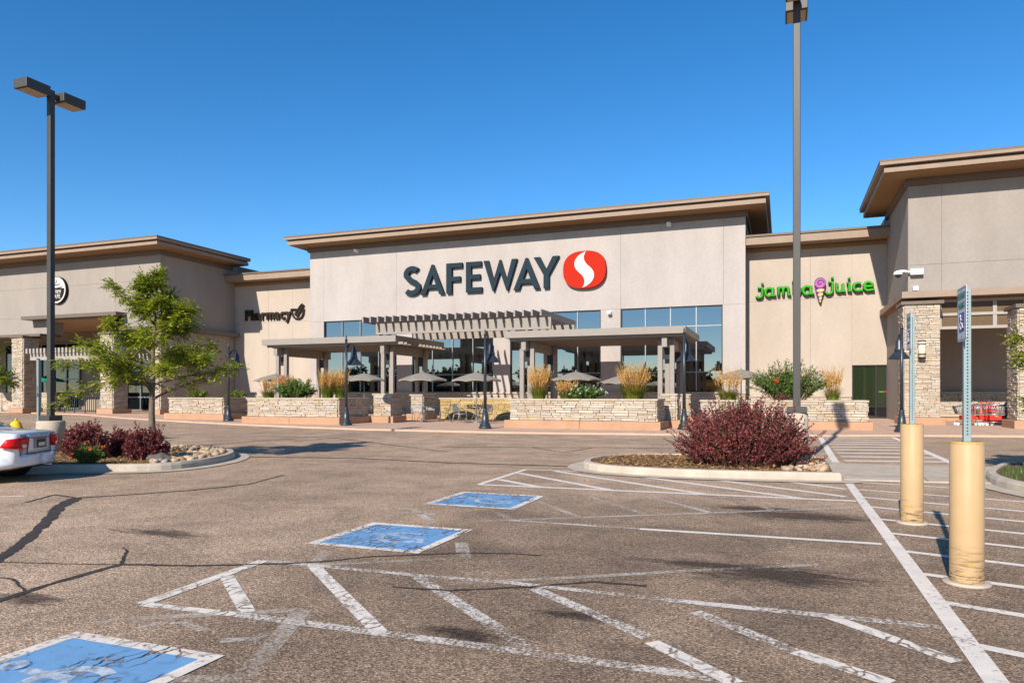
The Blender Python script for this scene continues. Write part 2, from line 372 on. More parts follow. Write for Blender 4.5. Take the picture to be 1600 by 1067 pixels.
def wline(a, b, mat, w=0.1, z=0.004, name='paint_line'):
    return ribbon([a, b], w, z).build(name, mat, lot)
# bright newer paint
wline((1.04, 14.2), (1.04, 2.2), 'paint_new', 0.125, 0.012)
line([(748, 757), (1338, 783)], 'paint_new', 0.13, 0.008); line([(748, 757), (822, 733.5)], 'paint_new', 0.10, 0.0095); line([(822, 733.5), (985, 739.5)], 'paint_new', 0.09, 0.008)
for a, b in (((779, 749), (849, 762)), ((810, 739), (958, 766.5)), ((867, 736), (1107, 773)), ((971, 740.6), (1258, 779.5)), ((1080, 745), (1322, 776)), ((1207, 750), (1322, 764))):
    line([a, b], 'paint_new', 0.13, 0.005)
line([(797, 813), (1000, 826.5)], 'paint_worn', 0.085, 0.006); line([(1000, 826.5), (1378, 850)], 'paint_new', 0.10, 0.006)
line([(412, 876), (650, 899), (800, 911), (1037, 937)], 'paint_worn', 0.085, 0.0085); line([(1037, 937), (1470, 980)], 'paint_worn', 0.10, 0.0085)
line([(222, 944), (376, 961)], 'paint_border', 0.09, 0.0085); line([(376, 961), (800, 1016), (1130, 1062)], 'paint_worn', 0.10, 0.0085); line([(222, 944), (412, 876)], 'paint_border', 0.11, 0.0100)
for a, b, m in (((354, 900), (387, 956), 'paint_border'), ((490, 884), (597, 992), 'paint_border'), ((652, 901), (837, 1020), 'paint_worn'), ((836, 920), (1012, 996), 'paint_worn'),
                ((1018, 1003), (1150, 1068), 'paint_border'), ((1087, 956), (1242, 1018), 'paint_worn'), ((1242, 1018), (1392, 1067), 'paint_border'), ((1292, 962), (1496, 1034), 'paint_border')):
    line([a, b], m, 0.11, 0.006)
# older, faded layout
for pts, w in (([(700, 816), (1010, 805), (1338, 793)], 0.09), ([(700, 912), (900, 902), (1072, 892), (1281, 882)], 0.08), ([(200, 967), (330, 960), (474, 953)], 0.09), ([(474, 953), (380, 1059)], 0.13),
               ([(380, 1059), (250, 1062)], 0.09), ([(489, 883), (725, 872)], 0.08), ([(725, 873), (721, 848)], 0.13), ([(511, 862), (489, 881)], 0.1), ([(622, 800), (680, 803.5)], 0.08),
               ([(646, 795), (676, 817)], 0.1), ([(843, 784), (905, 808)], 0.09), ([(921, 776), (1010, 804)], 0.09), ([(998, 772), (1111, 801)], 0.09), ([(775, 800), (798, 812)], 0.09),
               ([(1190, 792), (1215, 799)], 0.09), ([(150, 973), (200, 967)], 0.05)):
    line(pts, 'paint_faded', w, 0.0045)
line([(0, 776), (38, 775)], 'paint_new', 0.09)
# the hatched aisle right of the long line and the crossing beyond the ramp
for v0, v1 in ((753, 769), (765, 784), (777, 799), (792, 815), (811, 834), (833, 856), (861, 884), (896, 918), (940, 963), (1007, 1026)):
    p = G(1336 + (v0 - 753) * 0.67, v0); q = G(1600, v1); d = (q - p) / (q - p).x
    wline((1.09, p.y), tuple((p + d * min(2.6, (14.2 - p.y) * 0.4 + 1.5))[:2]), 'paint_new', 0.10, 0.005)
wline((1.22, 26.6), (1.08, 16.9), 'paint_new', 0.16, 0.009); wline((3.55, 27.6), (3.42, 17.6), 'paint_new', 0.16, 0.009)
for k in range(9):
    y = 17.6 + k * 1.12; wline((1.30, y), (3.42, y + 0.45), 'paint_new', 0.26, 0.005)
# blue squares with the worn wheelchair figure
def access_square(x0, x1, y0, y1):
    b = 0.095
    ribbon([((x0 + x1) / 2, y0 + b), ((x0 + x1) / 2, y1 - b)], x1 - x0 - 2 * b, 0.016).build('blue_square', 'paint_blue', lot)
    for a, c in (((x0, y0 + b / 2), (x1, y0 + b / 2)), ((x0, y1 - b / 2), (x1, y1 - b / 2)), ((x0 + b / 2, y0 + b), (x0 + b / 2, y1 - b)), ((x1 - b / 2, y0 + b), (x1 - b / 2, y1 - b))):
        wline(a, c, 'paint_border', b, 0.016, 'square_border')
    cx, cy = (x0 + x1) / 2, (y0 + y1) / 2; mb = MB(); k = (x1 - x0) / 1.3
    P = lambda a, c: (cx + a * k, cy + c * k)
    ribbon([P(0.12 + 0.24 * math.cos(R(t)), -0.02 + 0.24 * math.sin(R(t))) for t in range(60, 331, 15)], 0.075, 0.0175, mb)
    ribbon([P(-0.30, 0.06), P(0.08, 0.06), P(0.10, -0.02), P(0.36, -0.06), P(0.42, -0.2)], 0.07, 0.0185, mb); ribbon([P(-0.12, 0.06), P(-0.10, -0.14)], 0.06, 0.0180, mb)
    mb.add([(P(-0.40, 0.07)[0] + 0.075 * math.cos(i * 0.6283), P(-0.40, 0.07)[1] + 0.075 * math.sin(i * 0.6283), 0.0170) for i in range(10)], [tuple(range(10))])
    mb.build('wheelchair_symbol', 'paint_symbol', lot)
access_square(-4.45, -3.18, 5.94, 7.20); access_square(-4.56, -3.24, 8.63, 9.94); access_square(-4.16, -2.98, 2.02, 3.235)
ribbon([G(*p) for p in ((213, 982), (245, 974), (285, 973), (318, 985))], 0.06, 0.0047).build('wheelchair_symbol', 'paint_faded', lot)
ribbon([G(*p) for p in ((345, 1001), (400, 998), (415, 990))], 0.08, 0.0047).build('wheelchair_symbol', 'paint_faded', lot)
# tar seams
def seam(px, w, z=0.0062):
    pts = [G(*p) for p in px]; out = []
    for a, b in zip(pts[:-1], pts[1:]):
        n = max(2, int((b - a).length / 0.06))
        for i in range(n):
            p = a.lerp(b, i / n); out.append((p.x + random.uniform(-0.006, 0.006), p.y + random.uniform(-0.008, 0.008)))
    out.append(pts[-1][:2]); ws = []; wob_ = 1.0
    for i in range(len(out)):
        t = i / (len(out) - 1); ww = w if not isinstance(w, tuple) else w[0] + (w[1] - w[0]) * t
        wob_ = 0.75 * wob_ + 0.25 * random.uniform(0.35, 1.65); ws.append(ww * wob_ * random.uniform(0.85, 1.15))
    ribbon(out, ws, z).build('tar_seam', 'tar', lot)
seam([(-40, 905), (0, 873), (40, 845), (80, 808), (92, 792), (120, 778)], (0.09, 0.17)); seam([(120, 778), (200, 773), (300, 766), (387, 757), (444, 742)], (0.08, 0.05), 0.0066)
seam([(40, 785), (85, 773), (120, 778)], 0.06, 0.0069)
seam([(-40, 950), (0, 938), (80, 912), (188, 882)], (0.075, 0.06)); seam([(188, 882), (290, 884), (369, 883), (470, 880), (522, 876), (575, 870), (725, 864), (800, 865), (847, 868)], (0.045, 0.03), 0.0105)
seam([(188, 882), (198, 862), (192, 855)], (0.03, 0.02), 0.0069); seam([(0, 878), (95, 881), (188, 882)], 0.018, 0.0072)
seam([(612, 917), (700, 923), (828, 917), (925, 909), (1010, 916)], (0.03, 0.05), 0.0105); seam([(250, 712), (560, 716), (700, 723), (905, 729)], 0.12)
seam([(690, 698), (830, 699), (1050, 700)], 0.09); seam([(830, 699), (880, 707), (925, 700)], 0.05, 0.0066); seam([(360, 680), (520, 684), (700, 706)], 0.06, 0.0068)
seam([(455, 690), (560, 680), (640, 676)], 0.05, 0.0070); seam([(-20, 900), (20, 905), (40, 925)], 0.02, 0.0071)

# pavement in front of the store with its painted edge
kb = [(-90, 46), (-46, 36.2), (-36, 31.4), (-27.5, 28.2), (-21, 26.2), (-16, 25.2), (-9.4, 25.0), (-3.6, 26.0), (1, 27.0), (4, 28.2), (9, 29.4), (40, 31)]
poly = kb + [(40, 49), (-90, 49)]
side = struct(MB().prism(poly, -0.3, SW).build('pavement', 'pavement'))
mb = MB(); ribbon([(x, y + 0.075) for x, y in kb], 0.15, SW + 0.004, mb); mb.build('red_kerb_paint', 'kerb_red', side)
mb = MB()
for x in range(-44, 20, 3):
    y0 = None
    for (xa, ya), (xb, yb) in zip(kb[:-1], kb[1:]):
        if xa <= x <= xb: y0 = ya + (yb - ya) * (x - xa) / (xb - xa)
    ribbon([(x, y0 + 0.2), (x, 44.0)], 0.02, SW + 0.003, mb)
mb.build('pavement_joint', 'joint', side)

def offset_poly(poly, d):
    n = len(poly); out = []
    a = sum(poly[i][0] * poly[(i + 1) % n][1] - poly[(i + 1) % n][0] * poly[i][1] for i in range(n)); s = 1 if a > 0 else -1
    for i in range(n):
        p0, p1, p2 = Vector(poly[i - 1]), Vector(poly[i]), Vector(poly[(i + 1) % n])
        e1 = (p1 - p0).normalized(); e2 = (p2 - p1).normalized(); n1 = Vector((-e1.y, e1.x)) * s; n2 = Vector((-e2.y, e2.x)) * s
        k = n1 + n2; k = k / max(0.4, k.dot(n1)); out.append(tuple(p1 + k * d))
    return out
def smooth_poly(p, it=2):
    for _ in range(it):
        q = []
        for i in range(len(p)):
            a, b = Vector(p[i]), Vector(p[(i + 1) % len(p)]); q += [tuple(a.lerp(b, 0.25)), tuple(a.lerp(b, 0.75))]
        p = q
    return p
def island(poly, name, soilmat='soil'):
    n = len(poly); outer, inner, low = poly, offset_poly(poly, 0.16), offset_poly(poly, 0.02)
    mb = MB(); rings = [(outer, -0.05), (low, 0.10), (offset_poly(poly, 0.05), 0.145), (inner, 0.15), (offset_poly(poly, 0.165), 0.10)]
    vs = [(p[0], p[1], z) for rg, z in rings for p in rg]; fs = []
    a = sum(poly[i][0] * poly[(i + 1) % n][1] - poly[(i + 1) % n][0] * poly[i][1] for i in range(n))
    for k in range(len(rings) - 1):
        for i in range(n):
            j = (i + 1) % n; f = (k * n + i, k * n + j, (k + 1) * n + j, (k + 1) * n + i); fs.append(f if a > 0 else f[::-1])
    mb.add(vs, fs); o = struct(mb.build(name, 'concrete_pale'))
    MB().prism(offset_poly(poly, 0.16), 0.0, 0.125).build('planting_bed', soilmat, o)
    gp = offset_poly(poly, -0.30); mb = MB(); m = len(poly)
    mb.add([(p[0], p[1], 0.0165) for p in poly] + [(p[0], p[1], 0.0145) for p in gp], [((i, (i + 1) % m, m + (i + 1) % m, m + i) if a < 0 else (i, m + i, m + (i + 1) % m, (i + 1) % m)) for i in range(m)])
    mb.build('gutter', 'concrete_pale', o)
    return o
islL = smooth_poly([(-11.06, 10.98), (-11.4, 10.3), (-12.4, 9.85), (-14.2, 8.75), (-22, 3.2), (-34, 10), (-34, 14.6), (-15.8, 14.6), (-13.4, 14.6), (-12.1, 13.6), (-11.35, 12.4)], 2)
islM = smooth_poly([(-3.95, 14.2), (-3.3, 13.2), (-1.6, 12.95), (0.92, 13.35), (0.98, 13.4), (0.98, 13.5), (0.98, 16.6), (0.98, 16.7), (0.9, 16.75), (-2.4, 16.6), (-3.7, 15.9)], 2)
islR = smooth_poly([(3.75, 16.0), (3.15, 14.2), (3.35, 12.6), (4.4, 10.6), (6, 8.6), (20, 6), (20, 17.5), (6, 17.4), (4.3, 17.2)], 2)
IL = island(islL, 'traffic_island'); IM = island(islM, 'traffic_island'); IR = island(islR, 'traffic_island')
ramp_o = struct(MB().prism([(1.0, 13.6), (3.4, 13.9), (3.9, 16.2), (3.9, 16.9), (1.0, 16.6)], -0.3, 0.024).build('kerb_ramp', 'concrete_pale'))
mb = MB(); ribbon([(2.3, 13.75), (2.45, 16.7)], 0.02, 0.028, mb); ribbon([(1.05, 14.2), (3.5, 14.5)], 0.02, 0.0285, mb); mb.build('ramp_joint', 'joint', ramp_o)

# ------------------------------------------------------------------ the store
YM, YP, YW = 44.5, 45.9, 38.5               # entrance block, side links, wings
store = empty('supermarket_building', (-17.5, 44.5, 0), 'long beige stucco supermarket with flat overhanging cornices and stone columns', 'building')
def panels(parent, mat, xs, zs, y0, y1, holes=(), gap=0.011):
    for i in range(len(xs) - 1):
        for j in range(len(zs) - 1):
            xa, xb, za, zb = xs[i], xs[i + 1], zs[j], zs[j + 1]; xc, zc = (xa + xb) / 2, (za + zb) / 2
            if any(h[0] < xc < h[1] and h[2] < zc < h[3] for h in holes): continue
            box('wall_panel', mat, parent, xa + gap / 2, xb - gap / 2, y0, y1, za + gap / 2, zb - gap / 2)
def cornice(parent, x0, x1, yf, yb, zt, left=True, right=True, drop=0.6, back=True):
    # cap strip, recessed shadow line, deep fascia, soffit
    a = 0.20
    cn = MB().box(x0 - a, x1 + a, yf - a, yb, zt - 0.10, zt).build('cornice', 'fascia_cap', parent)
    MB().box(x0 - a + 0.01, x1 + a - 0.01, yf - a + 0.01, yb - 0.01, zt - 0.24, zt - 0.101).build('drip_strip', 'fascia', cn)
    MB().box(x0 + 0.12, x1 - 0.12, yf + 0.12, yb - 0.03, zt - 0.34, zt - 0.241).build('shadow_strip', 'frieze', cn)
    MB().box(x0, x1, yf, yb - 0.02, zt - drop, zt - 0.32).build('fascia_board', 'fascia', cn)
    MB().box(x0 + 0.06, x1 - 0.06, yf + 0.06, yb - 0.04, zt - drop - 0.02, zt - drop - 0.001).build('soffit', 'soffit', cn)
    return cn
# --- entrance block
XM0, XM1 = -32.95, -2.04
WX = [(-31.73, -25.6), (-24.35, -18.2), (-16.98, -10.81), (-9.53, -3.35)]; WZ0, WZ1 = 1.62, 6.83
main = MB().box(XM0 + 0.02, XM1 - 0.02, YM + 0.29, YM + 14, 0, 12.3).build('entrance_block', 'joint', store)
holes = [(a, b, 0, WZ1) for a, b in WX]
panels(main, 'stucco_main', [XM0, -31.73, -25.62, -9.52, -3.3, XM1], [WZ1, 12.2], YM, YM + 0.28)
panels(main, 'stucco_main', [XM0, WX[0][0], WX[0][1], WX[1][0], WX[1][1], WX[2][0], WX[2][1], WX[3][0], WX[3][1], XM1], [0, WZ1], YM, YM + 0.28, holes)
panels(main, 'stucco_main', [YM], [0], 0, 0)
cn = cornice(store, -33.85, -0.88, 43.08, 57.5, 12.95)
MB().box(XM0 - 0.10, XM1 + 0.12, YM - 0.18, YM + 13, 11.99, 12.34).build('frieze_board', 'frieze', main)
for (a, b) in WX:
    w = MB().box(a, b, YM + 0.05, YM + 0.28, 0.1, WZ0 - 0.02).build('window', 'mortar', store)
    n = 4; bw = (b - a) / n; zr = [WZ0, 2.82, 5.62, WZ1]
    for i in range(n):
        for j in range(3):
            t = random.uniform(-0.004, 0.004)
            xa, xb, za, zb = a + i * bw + 0.03, a + (i + 1) * bw - 0.03, zr[j] + 0.03, zr[j + 1] - 0.03
            MB().add([(xa, YM + 0.16 + t, za), (xb, YM + 0.16 - t, za), (xb, YM + 0.16 - t + 0.004, zb), (xa, YM + 0.16 + t + 0.004, zb)], [(0, 1, 2, 3)]).build('pane', 'glass', w)
    mb = MB()
    for i in range(1, n): mb.box(a + i * bw - 0.03, a + i * bw + 0.03, YM + 0.09, YM + 0.2, WZ0 + 0.05, WZ1 - 0.05)
    for z in zr[1:3]: mb.box(a + 0.05, b - 0.05, YM + 0.1, YM + 0.19, z - 0.028, z + 0.028)
    mb.build('mullion', 'frame_alu', w)
    mb = MB(); mb.box(a, b, YM + 0.07, YM + 0.21, WZ1 - 0.06, WZ1 - 0.004); mb.box(a, a + 0.06, YM + 0.072, YM + 0.21, WZ0, WZ1 - 0.062); mb.box(b - 0.06, b, YM + 0.072, YM + 0.21, WZ0, WZ1 - 0.062); mb.box(a + 0.061, b - 0.061, YM + 0.075, YM + 0.21, WZ0, WZ0 + 0.05)
    mb.build('window_frame', 'frame_dark', w)
# --- ledge stone
STONES = []
for k in range(8):
    bm = bmesh.new(); rnd = random.Random(40 + k); e = 0.06
    j = lambda s: rnd.uniform(-s, s)
    back = [(-0.5, 0.5, -0.5), (0.5, 0.5, -0.5), (0.5, 0.5, 0.5), (-0.5, 0.5, 0.5)]
    mid = [(-0.5 + abs(j(.03)), -0.30 + j(.1), -0.5 + abs(j(.06))), (0.5 - abs(j(.03)), -0.30 + j(.1), -0.5 + abs(j(.06))), (0.5 - abs(j(.03)), -0.30 + j(.1), 0.5 - abs(j(.08))), (-0.5 + abs(j(.03)), -0.30 + j(.1), 0.5 - abs(j(.08)))]
    fr = [(-0.47 + j(.02), -0.5 + j(.12), -0.38 + j(.05)), (0.47 + j(.02), -0.5 + j(.12), -0.38 + j(.05)), (0.47 + j(.02), -0.5 + j(.12), 0.36 + j(.06)), (-0.47 + j(.02), -0.5 + j(.12), 0.36 + j(.06))]
    me = bpy.data.meshes.new('ledge_stone'); f = [(3, 2, 1, 0)][:0]
    for r in (0, 4):
        for i in range(4): f.append((r + i, r + (i + 1) % 4, r + 4 + (i + 1) % 4, r + 4 + i))
    f.append((8, 9, 10, 11)); me.from_pydata(back + mid + fr, [], f); me.update(); STONES.append(me); bm.free()
def stone_me(mat, k):
    key = (mat, k)
    if key not in stone_me.c:
        m = STONES[k].copy(); m.materials.append(MATS[mat]); stone_me.c[key] = m
    return stone_me.c[key]
stone_me.c = {}
def stone_face(parent, p0, p1, z0, z1, mat='ledge_stone', seed=1, joined=False, rowh=(0.06, 0.125), ln=(0.16, 0.62), depth=0.075, mb=None):
    """courses of ledge stone on the vertical face from p0 to p1 (outside on the right of p0->p1 seen from above is -normal)"""
    rnd = random.Random(seed); p0 = Vector((*p0, 0)); p1 = Vector((*p1, 0)); L = (p1 - p0).length; d = (p1 - p0) / L; n = Vector((d.y, -d.x, 0))
    ang = math.atan2(d.y, d.x); z = z0; off = wloc(parent); J = mb or MB()
    rows = []
    while z < z1 - 0.02:
        h = min(rnd.uniform(*rowh), z1 - z)
        if z1 - z - h < 0.035: h = z1 - z
        rows.append((z, h)); z += h
    for z, h in rows:
        x = 0.0
        while x < L - 1e-4:
            w = rnd.uniform(*ln) * (1.25 if h > 0.1 else 1.0)
            if L - x - w < 0.12: w = L - x
            dp = depth * rnd.uniform(0.65, 1.25); c = p0 + d * (x + w / 2) + n * (dp / 2 - 0.02) + Vector((0, 0, z + h / 2))
            k = rnd.randrange(8)
            # two thin stones sometimes share one course
            parts = [(0, h)] if (h < 0.10 or rnd.random() < 0.6) else [(-h / 4, h / 2), (h / 4, h / 2)]
            for dz, hh in parts:
                if joined:
                    M = Matrix.Translation(c + Vector((0, 0, dz))) @ Matrix.Rotation(ang, 4, 'Z') @ Matrix.Diagonal((w - 0.008, dp, hh - 0.008, 1))
                    J.add([M @ v.co for v in STONES[k].vertices], [tuple(q.vertices) for q in STONES[k].polygons])
                else:
                    o = bpy.data.objects.new('stone', stone_me(mat, rnd.randrange(8))); C.objects.link(o); o.parent = parent
                    o.location = c + Vector((0, 0, dz)) - off; o.rotation_euler = (0, 0, ang); o.scale = (w - 0.008, dp, hh - 0.008)
            x += w
    if joined and mb is None:
        o = J.build('ledge_stones', mat, parent); o['kind'] = 'stuff'
    return J
# stone skirt below the windows
sk = MB().box(XM0, XM1, YM - 0.10, YM - 0.001, SW - 0.05, 1.50).build('stone_skirt', 'mortar', store)
MB().box(XM0 - 0.02, XM1 + 0.02, YM - 0.22, YM - 0.002, 1.502, 1.60).build('sill', 'cap_stone', sk)
stone_face(sk, (XM0, YM - 0.10), (XM1, YM - 0.10), SW, 1.5, seed=3, joined=True)
# --- side links
for xa, xb, js in ((-41.2, XM0 + 0.5, [-37.9, -35.6]), (XM1 - 0.5, 5.7, [1.55])):
    lk = MB().box(xa + 0.02, xb - 0.02, YP + 0.3, YP + 12, 0, 10.3).build('link_block', 'joint', store)
    if xa < -20: panels(lk, 'stucco_cream', [xa, *js, xb], [0, 7.1, 10.3], YP, YP + 0.28)
    else: panels(lk, 'stucco_cream', [xa, *js, 3.80], [0, 7.1, 10.3], YP, YP + 0.28); panels(lk, 'stucco_cream', [3.80, xb], [3.16, 7.1, 10.3], YP, YP + 0.28, gap=0.0)
    MB().box(xa, xb, YP - 0.10, YP - 0.002, 10.08, 10.3).build('frieze_board', 'soffit', lk)
    c2 = MB().box(xa, xb, YP - 1.3, YP + 11, 10.78, 10.9).build('cornice', 'fascia_cap', lk)
    MB().box(xa, xb, YP - 1.22, YP + 10.9, 10.33, 10.778).build('fascia_board', 'fascia', c2)
    s2 = MB().box(xa, xb if xa < -20 else 3.75, YP - 0.10, YP - 0.002, SW - 0.05, 1.3).build('stone_skirt', 'mortar', lk)
    MB().box(xa, xb if xa < -20 else 3.76, YP - 0.2, YP - 0.003, 1.302, 1.4).build('sill', 'cap_stone', s2)
    stone_face(s2, (xa, YP - 0.1), (xb if xa < -20 else 3.75, YP - 0.1), SW, 1.3, seed=5, joined=True)
# tinted shop window at the right link
sw = MB().box(3.80, 6.5, YP + 0.2, YP + 0.29, 0, 3.15).build('shop_window', 'dark_inside', store)
for i in range(2):
    xa = 3.86 + i * 1.22; xb = xa + 1.14
    box('pane', 'glass_green', sw, xa, xb, YP + 0.14, YP + 0.16, 0.82, 3.06)
    box('pane', 'glass_door', sw, xa, xb, YP + 0.14, YP + 0.16, 0.17, 0.72)
mb = MB()
for x in (3.80, 5.02, 6.24): mb.box(x, x + 0.07, YP + 0.08, YP + 0.17, 0.1, 3.15)
for z in (0.10, 0.73, 3.08): mb.box(3.81, 6.3, YP + 0.085, YP + 0.165, z, z + 0.075)
mb.build('window_frame', 'frame_dark', sw)
box('decal', 'sign_red', sw, 5.45, 5.62, YP + 0.132, YP + 0.138, 1.58, 1.66); box('decal', 'sign_green', sw, 5.20, 5.44, YP + 0.132, YP + 0.138, 1.58, 1.64); box('decal', 'sign_green', sw, 5.63, 5.85, YP + 0.132, YP + 0.138, 1.60, 1.66)
# --- wings
def column(x0, x1, y0, y1, zt, seed, single):
    c = MB().box(x0 + 0.04, x1 - 0.04, y0 + 0.04, y1 - 0.04, SW - 0.05, zt).build('stone_column', 'mortar', store)
    stone_face(c, (x0 + 0.04, y0 + 0.04), (x1 - 0.04, y0 + 0.04), 0.42, zt - 0.02, seed=seed, joined=not single)
    if x0 < -20: stone_face(c, (x1 - 0.04, y0 + 0.04), (x1 - 0.04, y1 - 0.04), 0.42, zt - 0.02, seed=seed + 50, joined=True)
    else: stone_face(c, (x0 + 0.04, y1 - 0.04), (x0 + 0.04, y0 + 0.04), 0.42, zt - 0.02, seed=seed + 50, joined=True)
    bevbox('column_base', 'concrete_tan', c, x0 - 0.16, x1 + 0.16, y0 - 0.16, y1 + 0.16, SW - 0.05, 0.41, 0.02)
    MB().box(x0 - 0.10, x1 + 0.10, y0 - 0.10, y1 + 0.10, zt - 0.01, zt + 0.14).build('column_cap', 'fascia_cap', c)
    return c
ZL = 6.0
wr = MB().box(5.62, 40, YW + 0.3, YW + 25, ZL + 0.3, 11.8).build('wing_block', 'joint', store)
panels(wr, 'stucco_wing', [5.6, 7.0, 14, 21, 40], [ZL + 0.25, 7.6, 11.9], YW, YW + 0.28)
MB().box(5.6, 5.619, YW + 0.29, YP + 0.29, 0, 11.9).build('side_wall', 'stucco_wing', wr)
cornice(wr, 4.40, 41, YW - 1.55, YW + 7.6, 12.25, drop=0.55)
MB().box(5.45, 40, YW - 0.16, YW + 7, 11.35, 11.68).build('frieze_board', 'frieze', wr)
MB().box(5.22, 40, YW - 0.9, YP - 0.1, ZL - 0.05, ZL + 0.25).build('lip', 'fascia', wr)
MB().box(5.26, 40, YW - 0.85, YP - 0.15, ZL - 0.07, ZL - 0.052).build('soffit', 'soffit', wr)
column(5.25, 6.78, 37.4, 38.9, 5.62, 11, True)
cRR = column(8.95, 10.5, 34.4, 35.9, 5.0, 12, False)
MB().box(5.62, 5.9, 38.95, 45.6, 0, 5.93).build('porch_side_wall', 'stucco_inner', wr)
MB().box(5.95, 22, 44.2, 44.5, 0, 5.93).build('porch_back_wall', 'stucco_inner', wr)
pj = MB().box(5.95, 22, 44.05, 44.195, SW, 1.5).build('stone_skirt', 'mortar', wr)
MB().box(5.93, 22, 43.95, 44.19, 1.502, 1.6).build('sill', 'cap_stone', pj)
stone_face(pj, (5.95, 44.05), (13, 44.05), SW, 1.5, seed=14, joined=True)
box('porch_door', 'glass_door', wr, 11.6, 14.5, 44.0, 44.04, 0.1, 5.2)
st = empty('transom_frame', (8.4, 38.3, 4.5)); st.parent = store; st.location = st.location - store.location
mb = MB()
XA, XB = 6.80, 10.3
for x in (XA, 9.0, XB - 0.12): mb.box(x, x + 0.16, 38.3, 38.46, 4.55, 5.9)
mb.build('post', 'white_frame', st)
for x_, xe in ((XA + 0.16, 9.0), (9.16, XB - 0.12)):
    for z_ in (4.63, 5.25): box('panel', 'transom_brown', st, x_, xe, 38.36, 38.40, z_, z_ + 0.495)
for z in (4.5, 5.12, 5.75): box('rail', 'white_frame', st, XA - 0.02, XB + 0.06, 38.28, 38.48, z, z + 0.13)
# left wing
wl = MB().box(-95, -41.22, YW + 0.3, YW + 25, 7.35, 11.8).build('wing_block', 'joint', store)
XLc = -41.2; OX0, OX1 = XU(60, 37.6) - 0.1, XU(176, 37.6)
panels(wl, 'stucco_wing', [-95, -70, -62, -52.5, -45.5, XLc], [7.35, 9.6, 11.9], YW, YW + 0.28)
panels(wl, 'stucco_wing', [-95, -70, OX0], [6.05, 7.35], YW, YW + 0.28); panels(wl, 'stucco_wing', [OX1, -45.5, XLc], [6.05, 7.35], YW, YW + 0.28)
MB().box(XLc - 0.019, XLc, YW + 0.29, YP + 0.29, 6.3, 11.9).build('side_wall', 'stucco_wing', wl)
cornice(wl, -96, -39.85, YW - 1.55, YW + 7.4, 12.25, drop=0.55)
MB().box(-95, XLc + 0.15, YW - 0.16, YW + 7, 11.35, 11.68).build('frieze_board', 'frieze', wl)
MB().box(OX0 - 1.8, OX1 + 0.3, YW - 0.9, YW - 0.01, 7.1, 7.36).build('lip', 'fascia_cap', wl)
MB().box(OX1 + 0.35, XLc + 0.55, YW - 0.7, YP - 0.1, 6.03, 6.28).build('lip', 'fascia_cap', wl)
MB().box(-95, OX0 - 0.02, YW - 0.7, YW + 1, 5.85, 6.04).build('lip', 'fascia_cap', wl)
MB().box(-95, XLc - 0.1, YW + 0.29, 46.2, 7.0, 7.3).build('porch_ceiling', 'ceiling_tan', wl)
MB().box(-95, XLc - 0.02, 45.9, 46.2, 0, 6.99).build('porch_back_wall', 'stucco_inner', wl)
MB().box(XLc - 0.3, XLc - 0.02, 39.2, 45.88, 0, 6.99).build('porch_side_wall', 'stucco_wing', wl)
for k, (ua, ub, ue) in enumerate(((18, 36, 60), (156, 176, 199), (238, 250, 272))):
    yb = 37.4 * (XU(ub, 1) / XU(ue, 1)); yb = min(max(yb, 38.7), 39.3)
    column(XU(ua, 37.4), XU(ub, 37.4), 37.4, yb, 5.75, 20 + k, False)
MB().box(OX0 - 1.7, OX0 - 0.02, YW + 0.285, YW + 1.2, 6.05, 6.99).build('pier_stub', 'stucco_wing', wl)
# low stone wall, windows and dark doorway under the left porch
lw = MB().box(-95, XU(90, 40.5), 40.5, 40.8, SW, 1.6).build('low_wall', 'mortar', wl)
stone_face(lw, (-62, 40.5), (XU(90, 40.5), 40.5), SW, 1.58, seed=31, joined=True, rowh=(0.08, 0.16), ln=(0.25, 0.8))
for xa, xb, za, zb in ((-68, -58.4, 0.2, 6.0), (XU(199, 45.8), XU(229, 45.8) + 1.0, 0.1, 6.4), (XU(262, 45.8), XU(283, 45.8), 0.2, 5.0)):
    d = box('porch_window', 'glass_door', wl, xa, xb, 45.8, 45.86, za, zb); mb = MB(); n = max(2, int((xb - xa) / 1.5))
    for i in range(n + 1): mb.box(xa + (xb - xa) * i / n - 0.05, xa + (xb - xa) * i / n + 0.05, 45.7, 45.79, za, zb)
    for z in (za, za + 1.1, za + 2.6, zb): mb.box(xa, xb, 45.71, 45.785, z - 0.05, z + 0.05)
    mb.build('mullion', 'frame_alu', d)
box('notice', 'red_plastic', wl, XU(271, 45.6), XU(283, 45.6), 45.55, 45.6, 1.95, 2.5); 

# --- trellis before the left porch
t = empty('small_trellis', (XU(110, 36.6), 36.6, SW), 'pale slatted trellis beam hung beside the left stone columns', 'trellis')
xa, xb, zb0, zb1 = XU(47, 36.6), XU(186, 36.6), ZV(47, 563, 36.6), ZV(47, 553, 36.6)
box('beam', 'white_frame', t, xa, xb, 36.6, 36.85, zb0, zb1); box('beam', 'white_frame', t, xa, xb, 39.2, 39.45, zb0, zb1)
n = 24
for i in range(n):
    x = xa + (xb - xa) * (i + 0.5) / n; box('slat', 'white_frame', t, x - 0.09, x + 0.09, 36.2, 39.8, zb1 + 0.002, zb1 + 0.36)
for x in (XU(60.5, 36.7),): box('post', 'galv', t, x - 0.11, x + 0.11, 36.62, 36.83, SW, zb0)
t = empty('patio_railing', (XU(120, 37.9), 37.9, SW), 'black metal bar railing between the left stone columns', 'railing')
xa, xb = XU(84, 37.9), XU(156, 37.9)
box('top_rail', 'black_metal', t, xa, xb, 37.9, 37.95, 1.28, 1.34); box('bottom_rail', 'black_metal', t, xa, xb, 37.9, 37.95, 0.2, 0.25)
n = 22
